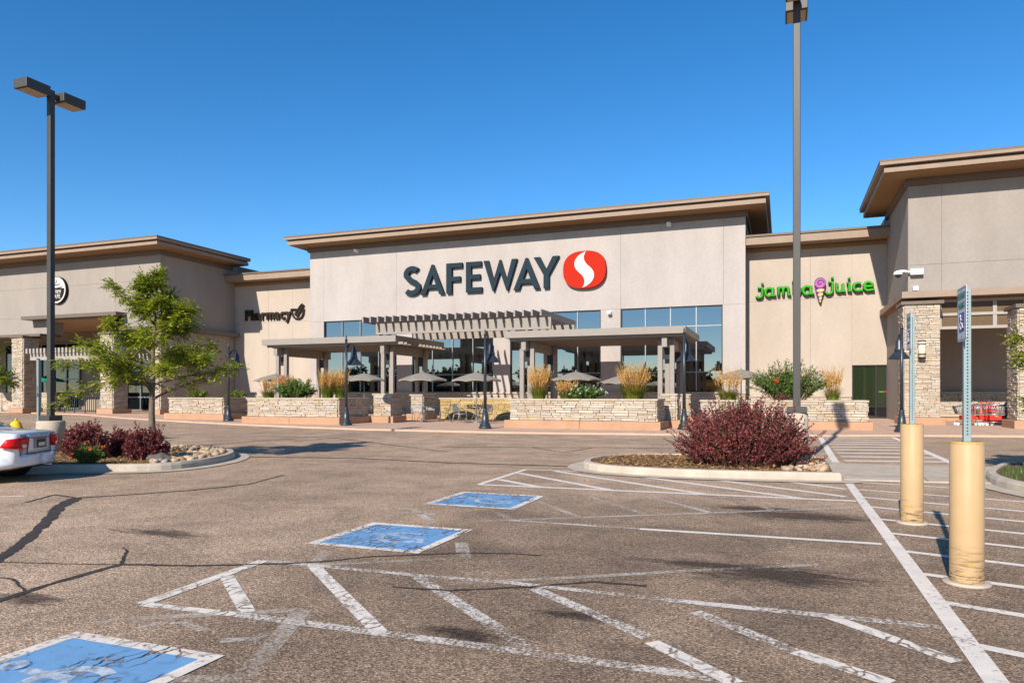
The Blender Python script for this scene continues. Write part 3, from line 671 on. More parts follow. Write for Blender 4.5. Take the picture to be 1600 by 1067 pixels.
for i in range(n + 1):
    x = xa + (xb - xa) * i / n; w = 0.045 if i % 5 == 0 else 0.018
    box('railing_post' if i % 5 == 0 else 'baluster', 'black_metal', t, x - w, x + w, 37.905, 37.945, SW if i % 5 == 0 else 0.252, 1.278)

# ------------------------------------------------------------------ canopies and pergola on the patio
def canopy(x0, x1, posts, label, tail=0.0):
    yf, yb, zt = 36.0, 42.3, 4.86; t = empty('patio_canopy', ((x0 + x1) / 2, 39, SW), label, 'canopy', 'flat canopies over the patio')
    MB().box(x0, x1, yf, yb, zt - 0.36, zt).build('roof_slab', 'taupe_paint', t)
    for i in range(14):
        y = yf + 0.25 + i * (yb - yf - 0.4) / 13
        box('rafter', 'taupe_paint', t, x0 + 0.2, x1 - 0.2 + tail, y, y + 0.12, zt - 0.50, zt - 0.362)
    for px in posts:
        MB().box(px - 0.13, px + 0.13, yf + 0.35, yb - 0.3, zt - 1.0, zt - 0.462).build('beam', 'taupe_paint', t)
        for py in (37.0, 41.2):
            for dx, dy in ((-0.30, 0), (0.30, 0), (0.0, 0.42)):
                box('post', 'taupe_paint', t, px + dx - 0.115, px + dx + 0.115, py + dy - 0.1, py + dy + 0.1, SW, zt - 0.464)
            box('bracket', 'frame_dark', t, px - 0.18, px + 0.18, py - 0.03, py + 0.03, zt - 1.6, zt - 1.02)
    return t
CXL = (XU(409, 36), XU(618, 36)); CXR = (XU(788, 36), XU(1071, 36))
canopy(*CXL, (XU(441, 37), XU(606, 37)), 'flat taupe patio canopy on grouped posts before the pharmacy wall', 0.55)
canopy(*CXR, (XU(824, 37), XU(1041, 37)), 'flat taupe patio canopy on grouped posts beside the large right window')
t = empty('slatted_pergola', (-17.3, 38, SW), 'raised taupe pergola of parallel fins spanning between the two flat canopies', 'pergola')
PX0, PX1 = XU(566.6, 35.4), XU(844.6, 35.4); n = 23
for i in range(n):
    x = PX0 + (PX1 - PX0) * i / (n - 1); box('fin', 'taupe_paint', t, x - 0.045, x + 0.05, 35.4, 42.0, 5.58, 5.92)
for y in (36.25, 40.8): box('beam', 'taupe_paint', t, PX0 + 0.35, PX1 - 0.30 + 0.6, y, y + 0.16, 4.95, 5.578)
for u in (606, 824):
    for y in (36.55, 41.1):
        for dx in (-0.3, 0.3): box('post', 'taupe_paint', t, XU(u, 37) + dx - 0.11, XU(u, 37) + dx + 0.11, y, y + 0.18, 4.862, 5.577)

# ------------------------------------------------------------------ planters, pedestals, sign wall
def planter(name, label, x0, x1, y0, y1, ztop, seed, group=None, mat='ledge_stone', base=True, soil=True, cat='planter', right=True, left=False):
    t = empty(name, ((x0 + x1) / 2, (y0 + y1) / 2, SW), label, cat, group)
    zb = 0.40 if base else SW
    if base:
        cb = MB()
        n = max(1, round((x1 - x0 + 0.3) / 3.2)); w = (x1 - x0 + 0.36) / n
        for i in range(n): MB().bev(x0 - 0.18 + i * w + 0.006, x0 - 0.18 + (i + 1) * w - 0.006, y0 - 0.18, y1 + 0.1, SW - 0.03, zb, 0.015).build('concrete_base', 'concrete_tan', t)
    MB().box(x0 + 0.03, x1 - 0.03, y0 + 0.03, y1, zb, ztop - 0.08).build('core', 'mortar', t)
    stone_face(t, (x0 + 0.03, y0 + 0.03), (x1 - 0.03, y0 + 0.03), zb + 0.005, ztop - 0.085, mat, seed)
    if right: stone_face(t, (x1 - 0.03, y0 + 0.03), (x1 - 0.03, y1), zb + 0.005, ztop - 0.085, mat, seed + 1)
    if left: stone_face(t, (x0 + 0.03, y1), (x0 + 0.03, y0 + 0.03), zb + 0.005, ztop - 0.085, mat, seed + 2)
    n = max(1, round((x1 - x0) / 1.5)); w = (x1 - x0 + 0.10) / n; rnd = random.Random(seed); dpt = min(0.36, y1 - y0 + 0.1)
    for i in range(n):
        e = rnd.uniform(-0.012, 0.012); MB().bev(x0 - 0.05 + i * w + 0.004, x0 - 0.05 + (i + 1) * w - 0.004, y0 - 0.05 + e, (y0 - 0.05 + dpt) if soil else y1 + 0.05, ztop - 0.08, ztop, 0.012).build('capstone', 'cap_stone', t)
    if soil:
        MB().bev(x1 - 0.30, x1 + 0.05, y0 - 0.045 + dpt + 0.01, y1 + 0.03, ztop - 0.08, ztop - 0.001, 0.012).build('capstone', 'cap_stone', t)
        MB().box(x0 + 0.04, x1 - 0.31, y0 + dpt - 0.04, y1 - 0.02, ztop - 0.079, ztop - 0.04).build('planting_soil', 'soil', t)
    return t
ZP = lambda u, v, Y: round(ZV(u, v, Y), 3)
Y0, YL, YMd, YJ = 31.0, 28.0, 28.0, 30.9
P0 = planter('stone_planter', 'short ledge stone planter holding low green shrubs beside the left wing', XU(263.6, Y0), XU(348.6, Y0), Y0, Y0 + 2.6, ZP(300, 621, Y0), 101)
PLx = (XU(386, YL), XU(528.6, YL)); PL_ = planter('stone_planter', 'ledge stone planter with gold grass and red flowered shrub under the pharmacy sign', *PLx, YL, YL + 2.6, ZP(460, 621.5, YL), 103)
PMx = (XU(796, YMd), XU(1026, YMd)); PM_ = planter('stone_planter', 'long ledge stone planter with three gold grass clumps and white flowers', *PMx, YMd, YMd + 1.9, ZP(900, 623, YMd), 105)
PJx = (XU(1095, YJ), XU(1356, YJ)); PJ_ = planter('stone_planter', 'ledge stone planter with a big leafy shrub below the green lettering', *PJx, YJ, YJ + 2.3, ZP(1200, 625, YJ), 107, left=True)
planter('stone_pedestal', 'square ledge stone pedestal beside the gold grass planter and metal chairs', XU(583, 30.6), XU(612, 30.6), 30.6, 31.6, ZP(600, 615, 30.6), 111, 'stone pedestals at the patio', cat='pedestal', soil=False)
planter('stone_pedestal', 'ledge stone pedestal standing behind the metal patio tables', XU(641.5, 34.6), XU(661, 34.6), 34.6, 35.9, ZP(650, 616, 34.6), 113, 'stone pedestals at the patio', cat='pedestal', soil=False)
planter('stone_pedestal', 'ledge stone pedestal at the right end of the white flower planter', XU(1031.5, 30.4), XU(1057, 30.4), 30.4, 31.3, ZP(1045, 615, 30.4), 115, 'stone pedestals at the patio', cat='pedestal', soil=False)
planter('stone_pedestal', 'narrow ledge stone pedestal just behind the black lamp post base', XU(1064, 34), XU(1078, 34), 34, 34.9, ZP(1070, 615.5, 34), 117, 'stone pedestals at the patio', cat='pedestal', soil=False, left=True)
YS = 36.3; SX = (XU(687, YS), XU(799, YS))
swl = planter('stone_sign_wall', 'low golden stone wall with small dark raised store lettering', *SX, YS, YS + 0.7, ZP(740, 621.5, YS), 119, mat='ledge_gold', cat='wall', soil=False, base=False)

# ------------------------------------------------------------------ signs
def fill_mesh(loops, depth, name):
    cu = bpy.data.curves.new(name, 'CURVE'); cu.dimensions = '2D'; cu.fill_mode = 'BOTH'; cu.extrude = depth / 2
    for lp in loops:
        sp = cu.splines.new('POLY'); sp.points.add(len(lp) - 1); sp.use_cyclic_u = True
        for q, p in zip(sp.points, lp): q.co = (p[0], p[1], 0, 1)
    o = bpy.data.objects.new(name, cu); C.objects.link(o)
    dg = bpy.context.evaluated_depsgraph_get(); me = bpy.data.meshes.new_from_object(o.evaluated_get(dg)); bpy.data.objects.remove(o); bpy.data.curves.remove(cu)
    return me
def text_mesh(txt, size, depth, off=0.0):
    cu = bpy.data.curves.new('t', 'FONT'); cu.body = txt; cu.size = size; cu.extrude = depth / 2; cu.offset = off; cu.resolution_u = 3
    o = bpy.data.objects.new('t', cu); C.objects.link(o)
    dg = bpy.context.evaluated_depsgraph_get(); me = bpy.data.meshes.new_from_object(o.evaluated_get(dg)); bpy.data.objects.remove(o); bpy.data.curves.remove(cu)
    return me
def sign_part(me, name, parent, x, y, z, mat, side=None, rz=0):
    me.transform(Matrix.Rotation(R(90), 4, 'X')); me.materials.clear(); me.materials.append(MATS[mat])
    if side:
        me.materials.append(MATS[side])
        for p in me.polygons: p.material_index = 0 if p.normal.y < -0.7 else 1
    o = bpy.data.objects.new(name, me); C.objects.link(o); o.parent = parent; o.location = Vector((x, y, z)) - wloc(parent); o.rotation_euler = (0, 0, rz)
    return o
def letters(parent, txt, x, y, z, xh_w, size, mat, side, depth, off, gap):
    for ch in txt:
        if ch == ' ': x += gap * 4; continue
        me = text_mesh(ch, size, depth, off); xs = [v.co.x for v in me.vertices]; x0, x1 = min(xs), max(xs)
        for v in me.vertices: v.co.x = (v.co.x - x0) * xh_w
        sign_part(me, 'letter', parent, x, y, z, mat, side); x += (x1 - x0) * xh_w + gap
    return x
LET = {}
s_ = 0.19
def S_loops():
    top = [(0.27 + 0.21 * math.cos(R(t)), 0.715 + 0.20 * math.sin(R(t))) for t in range(38, 205, 12)]
    mid = [(0.10, 0.60), (0.20, 0.52), (0.34, 0.45), (0.44, 0.36)]
    bot = [(0.25 + 0.235 * math.cos(R(t)), 0.29 + 0.205 * math.sin(R(t))) for t in range(5, -150, -12)]
    c = [Vector((*p, 0)) for p in top + mid[1:3] + bot]; L, Q = [], []
    for i, p in enumerate(c):
        d = (c[min(i + 1, len(c) - 1)] - c[max(i - 1, 0)]).normalized(); n = Vector((-d.y, d.x, 0)); L.append((p + n * 0.085)[:2]); Q.append((p - n * 0.085)[:2])
    return [L + Q[::-1]]
LET['S'] = (S_loops(), 0.56)
A_out = [(0, 0), (0.17, 0), (0.235, 0.19), (0.56, 0.19), (0.625, 0), (0.80, 0), (0.43, 1.0), (0.37, 1.0)]; A_in = [(0.285, 0.33), (0.51, 0.33), (0.40, 0.66)]
LET['A'] = ([A_out, A_in], 0.80)
LET['F'] = ([[(0, 0), (0.17, 0), (0.17, 0.40), (0.44, 0.40), (0.44, 0.55), (0.17, 0.55), (0.17, 0.85), (0.50, 0.85), (0.50, 1), (0, 1)]], 0.50)
LET['E'] = ([[(0, 0), (0.54, 0), (0.54, 0.155), (0.17, 0.155), (0.17, 0.43), (0.48, 0.43), (0.48, 0.58), (0.17, 0.58), (0.17, 0.85), (0.52, 0.85), (0.52, 1), (0, 1)]], 0.54)
LET['W'] = ([[(0, 1), (0.17, 1), (0.335, 0.36), (0.53, 1.0), (0.57, 1.0), (0.765, 0.36), (0.93, 1), (1.10, 1), (0.80, 0), (0.755, 0), (0.55, 0.62), (0.345, 0), (0.30, 0)]], 1.10)
LET['Y'] = ([[(0, 1), (0.20, 1), (0.40, 0.60), (0.60, 1), (0.80, 1), (0.485, 0.42), (0.485, 0), (0.315, 0), (0.315, 0.42)]], 0.80)
SPAN = [(635, 660), (660.5, 697), (700, 724.5), (730.5, 755), (757.5, 809.5), (804, 845), (835, 874.5)]
SPAN = [(XU(a, YM), XU(b, YM)) for a, b in SPAN]
def safeway(parent, x0, x1, y, z0, hgt, mat, side, depth):
    k = (x1 - x0) / (SPAN[-1][1] - SPAN[0][0])
    for i, c in enumerate('SAFEWAY'):
        xa, xb = [x0 + (q - SPAN[0][0]) * k for q in SPAN[i]]; w = (xb - xa) / LET[c][1]
        me = fill_mesh([[(p[0] * w, p[1] * hgt) for p in lp] for lp in LET[c][0]], depth, 'letter'); sign_part(me, 'letter', parent, xa, y - 0.004 * (i % 2), z0, mat, side)
sg = empty('store_sign', (-18.5, YM, 8.35), 'large slate blue SAFEWAY letters with rounded red and white emblem', 'sign')
safeway(sg, -24.85, -13.5, YM - 0.14, 8.36, 2.06, 'sign_slate', 'sign_side', 0.22)
cx, cz, rx, rz = (-13.2 - 10.42) / 2, 9.41, 1.40, 1.19
sq = lambda t, k=1.0: (cx + k * rx * math.copysign(abs(math.cos(t)) ** 0.80, math.cos(t)), cz + k * rz * math.copysign(abs(math.sin(t)) ** 0.80, math.sin(t)))
MB().xz([sq(2 * math.pi * i / 64) for i in range(64)], YM - 0.30, YM - 0.02).build('emblem_disc', 'sign_red', sg)
# white S ribbon on the emblem
def bez(p0, p1, p2, p3, n=14): return [tuple((1 - t) ** 3 * a + 3 * (1 - t) ** 2 * t * b + 3 * (1 - t) * t * t * c_ + t ** 3 * d for a, b, c_, d in zip(p0, p1, p2, p3)) for t in [i / n for i in range(n + 1)]]
Lr = bez((0.10, 1.0), (-0.55, 0.80), (-0.75, 0.25), (-0.28, -0.15)) + bez((-0.28, -0.15), (0.02, -0.40), (0.12, -0.70), (-0.10, -1.0))[1:]
Rr_ = bez((-0.10, -1.0), (0.55, -0.80), (0.75, -0.25), (0.28, 0.15)) + bez((0.28, 0.15), (-0.02, 0.40), (-0.12, 0.70), (0.10, 1.0))[1:]
MB().xz([(cx + p[0] * rx * 0.86, cz + p[1] * rz * 0.965) for p in Lr + Rr_[1:-1]], YM - 0.315, YM - 0.29).build('emblem_ribbon', 'sign_white', sg)
safeway(swl, XU(729, YS - 0.1), XU(768, YS - 0.1), YS - 0.1, ZV(748, 637.5, YS - 0.1), 0.19, 'sign_brown', None, 0.05)
ph = empty('pharmacy_sign', (-37.5, YP, 7.2), 'dark brown Pharmacy letters with a mortar and pestle outline', 'sign')
xa = XU(385, YP); zb = ZV(385, 501, YP)
letters(ph, 'Pharmacy', xa, YP - 0.12, zb, 0.90, 1.15, 'sign_brown', 'sign_brown', 0.14, 0.035, 0.06)
mx, mz, kx, kz = XU(456, YP), ZV(465, 499, YP), (XU(477, YP) - XU(456, YP)), 1.0
def px(a, b_): return (mx + a * kx, YP - 0.12, mz + b_ * 1.08)
mb = MB(); mb.tube([px(0.02, 0.72), px(0.10, 0.40), px(0.26, 0.10), px(0.42, 0.04), px(0.62, 0.04), px(0.80, 0.14), px(0.90, 0.34), px(0.95, 0.72)], 0.075, 6); mb.tube([px(0.02, 0.72), px(0.42, 0.70)], 0.075, 6)
mb.tube([px(0.36, 0.30), px(0.30, 0.40), px(0.74, 1.0), px(0.84, 1.06), px(0.93, 0.98), px(0.90, 0.86), px(0.52, 0.28), px(0.44, 0.24), px(0.36, 0.30)], 0.07, 6); mb.build('mortar_outline', 'sign_brown', ph)
# green script sign: strokes with round ends
js = empty('juice_sign', (1.8, YP, 7.3), 'bright green Jamba Juice script letters with swirling cup emblem', 'sign')
def arc(cx_, cy_, rx_, ry_, a0, a1, n=9): return [(cx_ + rx_ * math.cos(R(a0 + (a1 - a0) * i / n)), cy_ + ry_ * math.sin(R(a0 + (a1 - a0) * i / n))) for i in range(n + 1)]
ST = {
 'j': ([[(0.05, 0.88), (0.46, 0.88), (0.46, 0.10)] + arc(0.20, 0.14, 0.26, 0.22, -15, -165, 6)], [(0.46, 1.30)], 0.62),
 'J': ([[(0.16, 1.0), (0.50, 1.0), (0.50, 0.10)] + arc(0.22, 0.14, 0.28, 0.26, -15, -175, 6)], [(0.50, 1.42)], 0.68),
 'a': ([arc(0.36, 0.42, 0.30, 0.40, 40, 320, 12), [(0.68, 0.85), (0.68, 0.05), (0.98, 0.05)]], [], 0.98),
 'm': ([[(0.02, 0.84), (0.16, 0.84), (0.16, 0.02)], [(0.16, 0.60)] + arc(0.36, 0.58, 0.20, 0.26, 170, 0, 6) + [(0.56, 0.02)], [(0.56, 0.60)] + arc(0.78, 0.58, 0.22, 0.26, 170, 0, 6) + [(1.0, 0.06), (1.22, 0.06)]], [], 1.22),
 'b': ([[(0.02, 1.35), (0.20, 1.35), (0.20, 0.05)], arc(0.46, 0.42, 0.28, 0.38, 170, -170, 12)], [], 0.86),
 'u': ([[(0.02, 0.84), (0.14, 0.84), (0.14, 0.32)] + arc(0.38, 0.32, 0.24, 0.28, 180, 340, 7) + [(0.66, 0.84), (0.66, 0.05), (0.90, 0.05)]], [], 0.90),
 'i': ([[(0.02, 0.84), (0.22, 0.84), (0.22, 0.05), (0.46, 0.05)]], [(0.22, 1.28)], 0.48),
 'c': ([arc(0.42, 0.42, 0.36, 0.38, 50, 300, 12) + [(0.82, 0.05)]], [], 0.82),
 'e': ([[(0.10, 0.44), (0.72, 0.44)] + arc(0.40, 0.44, 0.34, 0.40, 15, 300, 12) + [(0.92, 0.06)]], [], 0.92)}
def script(word, x0, x1, z, hgt, parent):
    tot = sum(ST[c][2] for c in word) + 0.06 * (len(word) - 1); k = (x1 - x0) / tot; x = x0
    for c in word:
        st_, dots, w = ST[c]
        for mat, rr, dy in (('sign_green_dark', 0.155, 0.0), ('sign_green', 0.125, -0.10)):
            mb = MB()
            for s in st_: mb.tube([(x + p[0] * k, YP - 0.16 + dy, z + p[1] * hgt) for p in s], rr * hgt, 8)
            for p in dots: mb.lathe((x + p[0] * k, YP - 0.16 + dy, z + (p[1] - 0.13) * hgt), [(0.02, 0), (0.11 * k, 0.05 * hgt), (0.13 * k, 0.13 * hgt), (0.11 * k, 0.21 * hgt), (0.02, 0.26 * hgt)], 10)
            mb.build('letter' if mat == 'sign_green' else 'letter_return', mat, parent)
        x += (w + 0.06) * k
zj = ZV(1200, 464, YP)
script('jamba', XU(1183, YP), XU(1272, YP), zj, 0.60, js); script('Juice', XU(1291, YP), XU(1366, YP), zj + 0.06, 0.60, js)
cxx, czz = XU(1281, YP), ZV(1281, 449, YP); wcup = XU(1290, YP) - cxx
cup = MB().xz([(cxx + wcup * a, czz + b_) for a, b_ in ((-1.0, 0.1), (-0.75, -0.28), (-0.55, -0.5), (-0.35, -0.75), (-0.1, -0.95), (0.18, -0.95), (0.3, -0.7), (0.55, -0.45), (0.8, -0.2), (1.0, 0.1))], YP - 0.30, YP - 0.05).build('cup_emblem', 'purple_dark', js)
for a, b_, w, m in ((0.05, -0.22, 0.68, 'cup_peach'), (0.05, -0.46, 0.45, 'cup_peach'), (0.05, -0.68, 0.26, 'cup_green'), (0.02, -0.84, 0.14, 'cup_green')):
    MB().xz([(cxx + wcup * (a + w * math.cos(t_ * 0.3927)), czz + b_ + 0.10 * math.sin(t_ * 0.3927 + 0.15)) for t_ in range(16)], YP - 0.33, YP - 0.31).build('cup_band', m, cup)
MB().xz([(cxx + wcup * 1.0 * math.cos(t_ * 0.2618), czz + 0.20 + 0.33 * math.sin(t_ * 0.2618)) for t_ in range(24)], YP - 0.345, YP - 0.315).build('swirl_top', 'purple_dark', cup)
MB().xz([(cxx + wcup * 0.88 * math.cos(t_ * 0.2618), czz + 0.20 + 0.28 * math.sin(t_ * 0.2618)) for t_ in range(24)], YP - 0.36, YP - 0.34).build('swirl_top', 'magenta', cup)
MB().tube([(cxx + wcup * (0.68 - 0.048 * i) * math.cos(0.55 * i), YP - 0.365, czz + 0.20 + (0.21 - 0.015 * i) * math.sin(0.55 * i)) for i in range(14)], 0.028, 5).build('swirl_line', 'purple_dark', cup)
# round cafe sign on the left wing
cf = empty('cafe_sign', (XU(92, YW), YW, 8.3), 'round white and dark cafe sign on the left wing wall', 'sign')
cxx, czz, rr = XU(92.5, YW), (ZV(93, 433, YW) + ZV(93, 475, YW)) / 2, (ZV(93, 433, YW) - ZV(93, 475, YW)) / 2
circ = lambda r_, a0=0, a1=360, n=40: [(cxx + r_ * math.cos(R(a0 + (a1 - a0) * i / n)), czz + r_ * math.sin(R(a0 + (a1 - a0) * i / n))) for i in range(n + (0 if a1 - a0 == 360 else 1))]
MB().xz(circ(rr), YW - 0.22, YW - 0.02).build('sign_can', 'sign_side', cf); MB().xz(circ(rr * 0.96), YW - 0.24, YW - 0.215).build('sign_face', 'sign_white', cf)
MB().xz(circ(rr * 0.84, 172, 368), YW - 0.255, YW - 0.235).build('lower_panel', 'sign_side', cf)
letters(cf, 'Signature', cxx - rr * 0.74, YW - 0.27, czz - rr * 0.22, 0.72, rr * 0.46, 'sign_white', 'sign_white', 0.03, 0.006, 0.02)
letters(cf, 'CAFE', cxx - rr * 0.46, YW - 0.27, czz - rr * 0.62, 0.85, rr * 0.44, 'sign_white', 'sign_white', 0.03, 0.006, 0.04)
mb = MB(); mb.tube([(cxx - rr * 0.55, YW - 0.25, czz + rr * 0.22), (cxx, YW - 0.25, czz + rr * 0.12), (cxx + rr * 0.6, YW - 0.25, czz + rr * 0.2)], 0.035, 5); mb.tube([(cxx - rr * 0.35, YW - 0.25, czz + rr * 0.36), (cxx + rr * 0.4, YW - 0.25, czz + rr * 0.42)], 0.03, 5)
mb.tube([(cxx - 0.05, YW - 0.25, czz + rr * 0.52), (cxx + 0.08, YW - 0.25, czz + rr * 0.66), (cxx - 0.02, YW - 0.25, czz + rr * 0.78)], 0.025, 5); mb.build('bowl_drawing', 'sign_side', cf)

# ------------------------------------------------------------------ fixtures on the walls
def wall_light(u, v, Y, label):
    x, z = XU(u, Y), ZV(u, v, Y); t = empty('wall_light', (x, Y, z), label, 'light', 'small wall floodlights')
    bevbox('wall_plate', 'white_plastic', t, x - 0.12, x + 0.12, Y - 0.06, Y - 0.002, z - 0.12, z + 0.12, 0.02)
    bevbox('lamp_head', 'white_plastic', t, x - 0.14, x + 0.10, Y - 0.36, Y - 0.062, z - 0.10, z + 0.10, 0.03)
wall_light(559, 392.5, YM, 'small white floodlight under the left end of the main cornice'); wall_light(1046, 351.5, YM, 'small white floodlight under the main cornice right of the emblem')
wall_light(953.5, 489, YM, 'small floodlight on the pier between the two right windows'); wall_light(1430, 452, YW, 'small floodlight below the white dome camera')
x, z = XU(1418, 38.4), ZV(1418, 426, 38.4); t = empty('security_camera', (x, 38.5, z), 'white dome security camera on a wall bracket', 'camera')
bevbox('bracket', 'white_plastic', t, x + 0.10, x + 0.65, 38.2, 38.49, z - 0.14, z + 0.14, 0.03); MB().tube([(x + 0.1, 38.32, z), (x - 0.15, 38.28, z + 0.06), (x - 0.4, 38.22, z + 0.05)], 0.06, 8).build('arm', 'white_plastic', t)
MB().lathe((x - 0.43, 38.2, z - 0.16), [(0.05, 0.24), (0.15, 0.2), (0.2, 0.1), (0.2, 0.04)][::-1], 14).build('housing', 'white_plastic', t)
MB().lathe((x - 0.43, 38.2, z - 0.27), [(0.02, 0), (0.10, 0.03), (0.15, 0.09), (0.165, 0.145)], 14).build('dome', 'car_glass', t)
x, z0, z1 = XU(1440, 37.3), ZV(1440, 560, 37.3), ZV(1440, 533, 37.3); t = empty('wall_sconce', (x, 37.35, z0), 'cylindrical cream wall sconce with dark bands on the stone column', 'light')
MB().lathe((x, 37.22, z0), [(0.15, 0), (0.15, z1 - z0)], 16).build('shade', 'sconce_glass', t)
for f in (0.0, 0.2, 0.78, 0.97): MB().lathe((x, 37.22, z0 + (z1 - z0) * f), [(0.165, 0), (0.165, 0.05)], 16).build('band', 'sign_brown', t)
bevbox('back_plate', 'sign_brown', t, x - 0.12, x + 0.12, 37.3, 37.36, z0, z1, 0.01)

# ------------------------------------------------------------------ pedestrian lamps (arms reach towards the store)
def lamp(x, y, z=SW):
    t = empty('street_lamp', (x, y, z), None, 'lamp', 'black gooseneck lamp posts along the pavement'); H = 3.95
    MB().lathe((x, y, z), [(0.26, 0), (0.26, 0.08), (0.22, 0.10), (0.21, 0.20), (0.15, 0.24), (0.12, 0.55), (0.085, 0.75), (0.095, 0.78), (0.07, 0.82)], 14).build('base', 'black_metal', t)
    MB().lathe((x, y, z), [(0.068, 0.80), (0.052, H - 0.12)], 12).build('pole', 'black_metal', t)
    MB().lathe((x, y, z), [(0.07, H - 0.14), (0.05, H - 0.08), (0.025, H - 0.05), (0.045, H + 0.0), (0.02, H + 0.06), (0.004, H + 0.10)], 10).build('finial', 'black_metal', t)
    arm = [(x, y + 0.04, z + H - 0.55), (x, y + 0.16, z + H - 0.36), (x, y + 0.36, z + H - 0.27), (x, y + 0.58, z + H - 0.28), (x, y + 0.62, z + H - 0.36)]
    MB().tube(arm, [0.03, 0.03, 0.028, 0.028, 0.03], 8).build('arm', 'black_metal', t)
    MB().tube([(x, y + 0.05, z + H - 0.75), (x, y + 0.12, z + H - 0.52), (x, y + 0.24, z + H - 0.36)], 0.014, 6).build('scroll', 'black_metal', t)
    c = (x, y + 0.62, z + H - 1.22)
    MB().lathe(c, [(0.03, 0.84), (0.05, 0.80), (0.075, 0.76), (0.13, 0.66), (0.14, 0.42), (0.17, 0.36), (0.16, 0.29)][::-1], 16).build('lamp_hood', 'black_metal', t)
    sh = MB().lathe(c, [(0.42, 0.0), (0.39, 0.03), (0.15, 0.30)], 20, cap=False).build('lamp_shade', 'black_metal', t)
    MB().lathe(c, [(0.39, 0.03), (0.38, 0.04)], 20).build('lamp_lens', 'lens', t)
    return t
for (u, v), lab in (((357, 658), 'black gooseneck lamp post at the corner of the short left planter'), ((541, 664.5), 'black gooseneck lamp post at the end of the pharmacy side planter'),
                    ((758, 669.5), 'black gooseneck lamp post before the golden stone sign wall'), ((1069, 671), 'black gooseneck lamp post between the two right planters'), ((1409, 675), 'black gooseneck lamp post beside the tall sconce column')):
    p = G(u, v, SW); lamp(p.x, p.y)['label'] = lab

# ------------------------------------------------------------------ parking lot light poles
def light_pole(x, y, H, w, base_r, base_h, label, z=0.125):
    t = empty('light_pole', (x, y, z), label, 'light pole', 'tall parking lot light poles')
    MB().lathe((x, y, z), [(base_r, -0.02), (base_r, base_h - 0.03), (base_r - 0.03, base_h)], 28).build('concrete_base', 'concrete_pale', t)
    bevbox('base_cover', 'bronze_pole', t, x - w * 1.35, x + w * 1.35, y - w * 1.35, y + w * 1.35, z + base_h, z + base_h + 0.12, 0.01)
    MB().bev(x - w / 2, x + w / 2, y - w / 2, y + w / 2, z + base_h + 0.1, H, 0.012).build('pole', 'bronze_pole', t)
    for s in (-1, 1):
        ya, yb = y + s * (w / 2 + 0.10), y + s * (w / 2 + 0.68); y0, y1 = min(ya, yb), max(ya, yb)
        bevbox('arm', 'bronze_pole', t, x - 0.05, x + 0.05, min(y + s * w / 2, ya), max(y + s * w / 2, ya), H - 0.18, H - 0.07, 0.005)
        hd = bevbox('lamp_head', 'bronze_pole', t, x - 0.22, x + 0.22, y0, y1, H - 0.22, H + 0.0, 0.012)
        MB().box(x - 0.18, x + 0.18, y0 + 0.05, y1 - 0.05, H - 0.235, H - 0.221).build('lens', 'lens', hd)
pr = G(1250, 720, 0.125); light_pole(pr.x - 0.06, pr.y + 0.1, 9.72, 0.145, 0.22, 0.98, 'tall square light pole rising behind the dark red barberry')
tpl = 17.0; d = ray(79.5, 700); light_pole(d[0] * tpl, d[1] * tpl, ZV(78, 142, d[1] * tpl), 0.125, 0.30, ZV(80, 657, d[1] * tpl) - 0.125, 'tall square light pole on a concrete drum beside the young tree')

# ------------------------------------------------------------------ bollards with parking signs
simple('rim_worn', (0.48, 0.33, 0.10), 0.7, var=0.25, scale=40); simple('bollard_shell', (0.48, 0.325, 0.175), 0.5, var=0.05, scale=5)
def bollard_shell():
    m = MATS['bollard_shell']; nt = m.node_tree; b = nt.nodes['Principled BSDF']; co = objco(nt)
    sx = N(nt, 'ShaderNodeSeparateXYZ'); nt.links.new(co, sx.inputs[0])
    mp = N(nt, 'ShaderNodeMapping'); mp.inputs['Scale'].default_value = (3, 3, 30); nt.links.new(co, mp.inputs[0])
    n = noise(nt, 2.0, 5, 0.7, mp.outputs[0]); n2 = noise(nt, 7, 5, 0.7, co)
    low = N(nt, 'ShaderNodeMapRange'); low.inputs[1].default_value = 0.34; low.inputs[2].default_value = 0.05; nt.links.new(sx.outputs[2], low.inputs[0])
    k = mth(nt, 'MULTIPLY', ramp(nt, n.outputs[0], [(0.50, g(0)), (0.60, g(1))]).outputs[0], low.outputs[0])
    chip = ramp(nt, n2.outputs[0], [(0.70, g(0)), (0.74, g(1))]).outputs[0]
    old = b.inputs['Base Color'].links[0].from_socket
    c = mixc(nt, old, (0.52, 0.36, 0.03), ramp(nt, n2.outputs[0], [(0.62, g(0)), (0.70, g(1))]).outputs[0]); c = mixc(nt, c, (0.06, 0.045, 0.03), mth(nt, 'MAXIMUM', k, mth(nt, 'MULTIPLY', chip, 0.6)))
    nt.links.new(c, b.inputs['Base Color'])
bollard_shell()
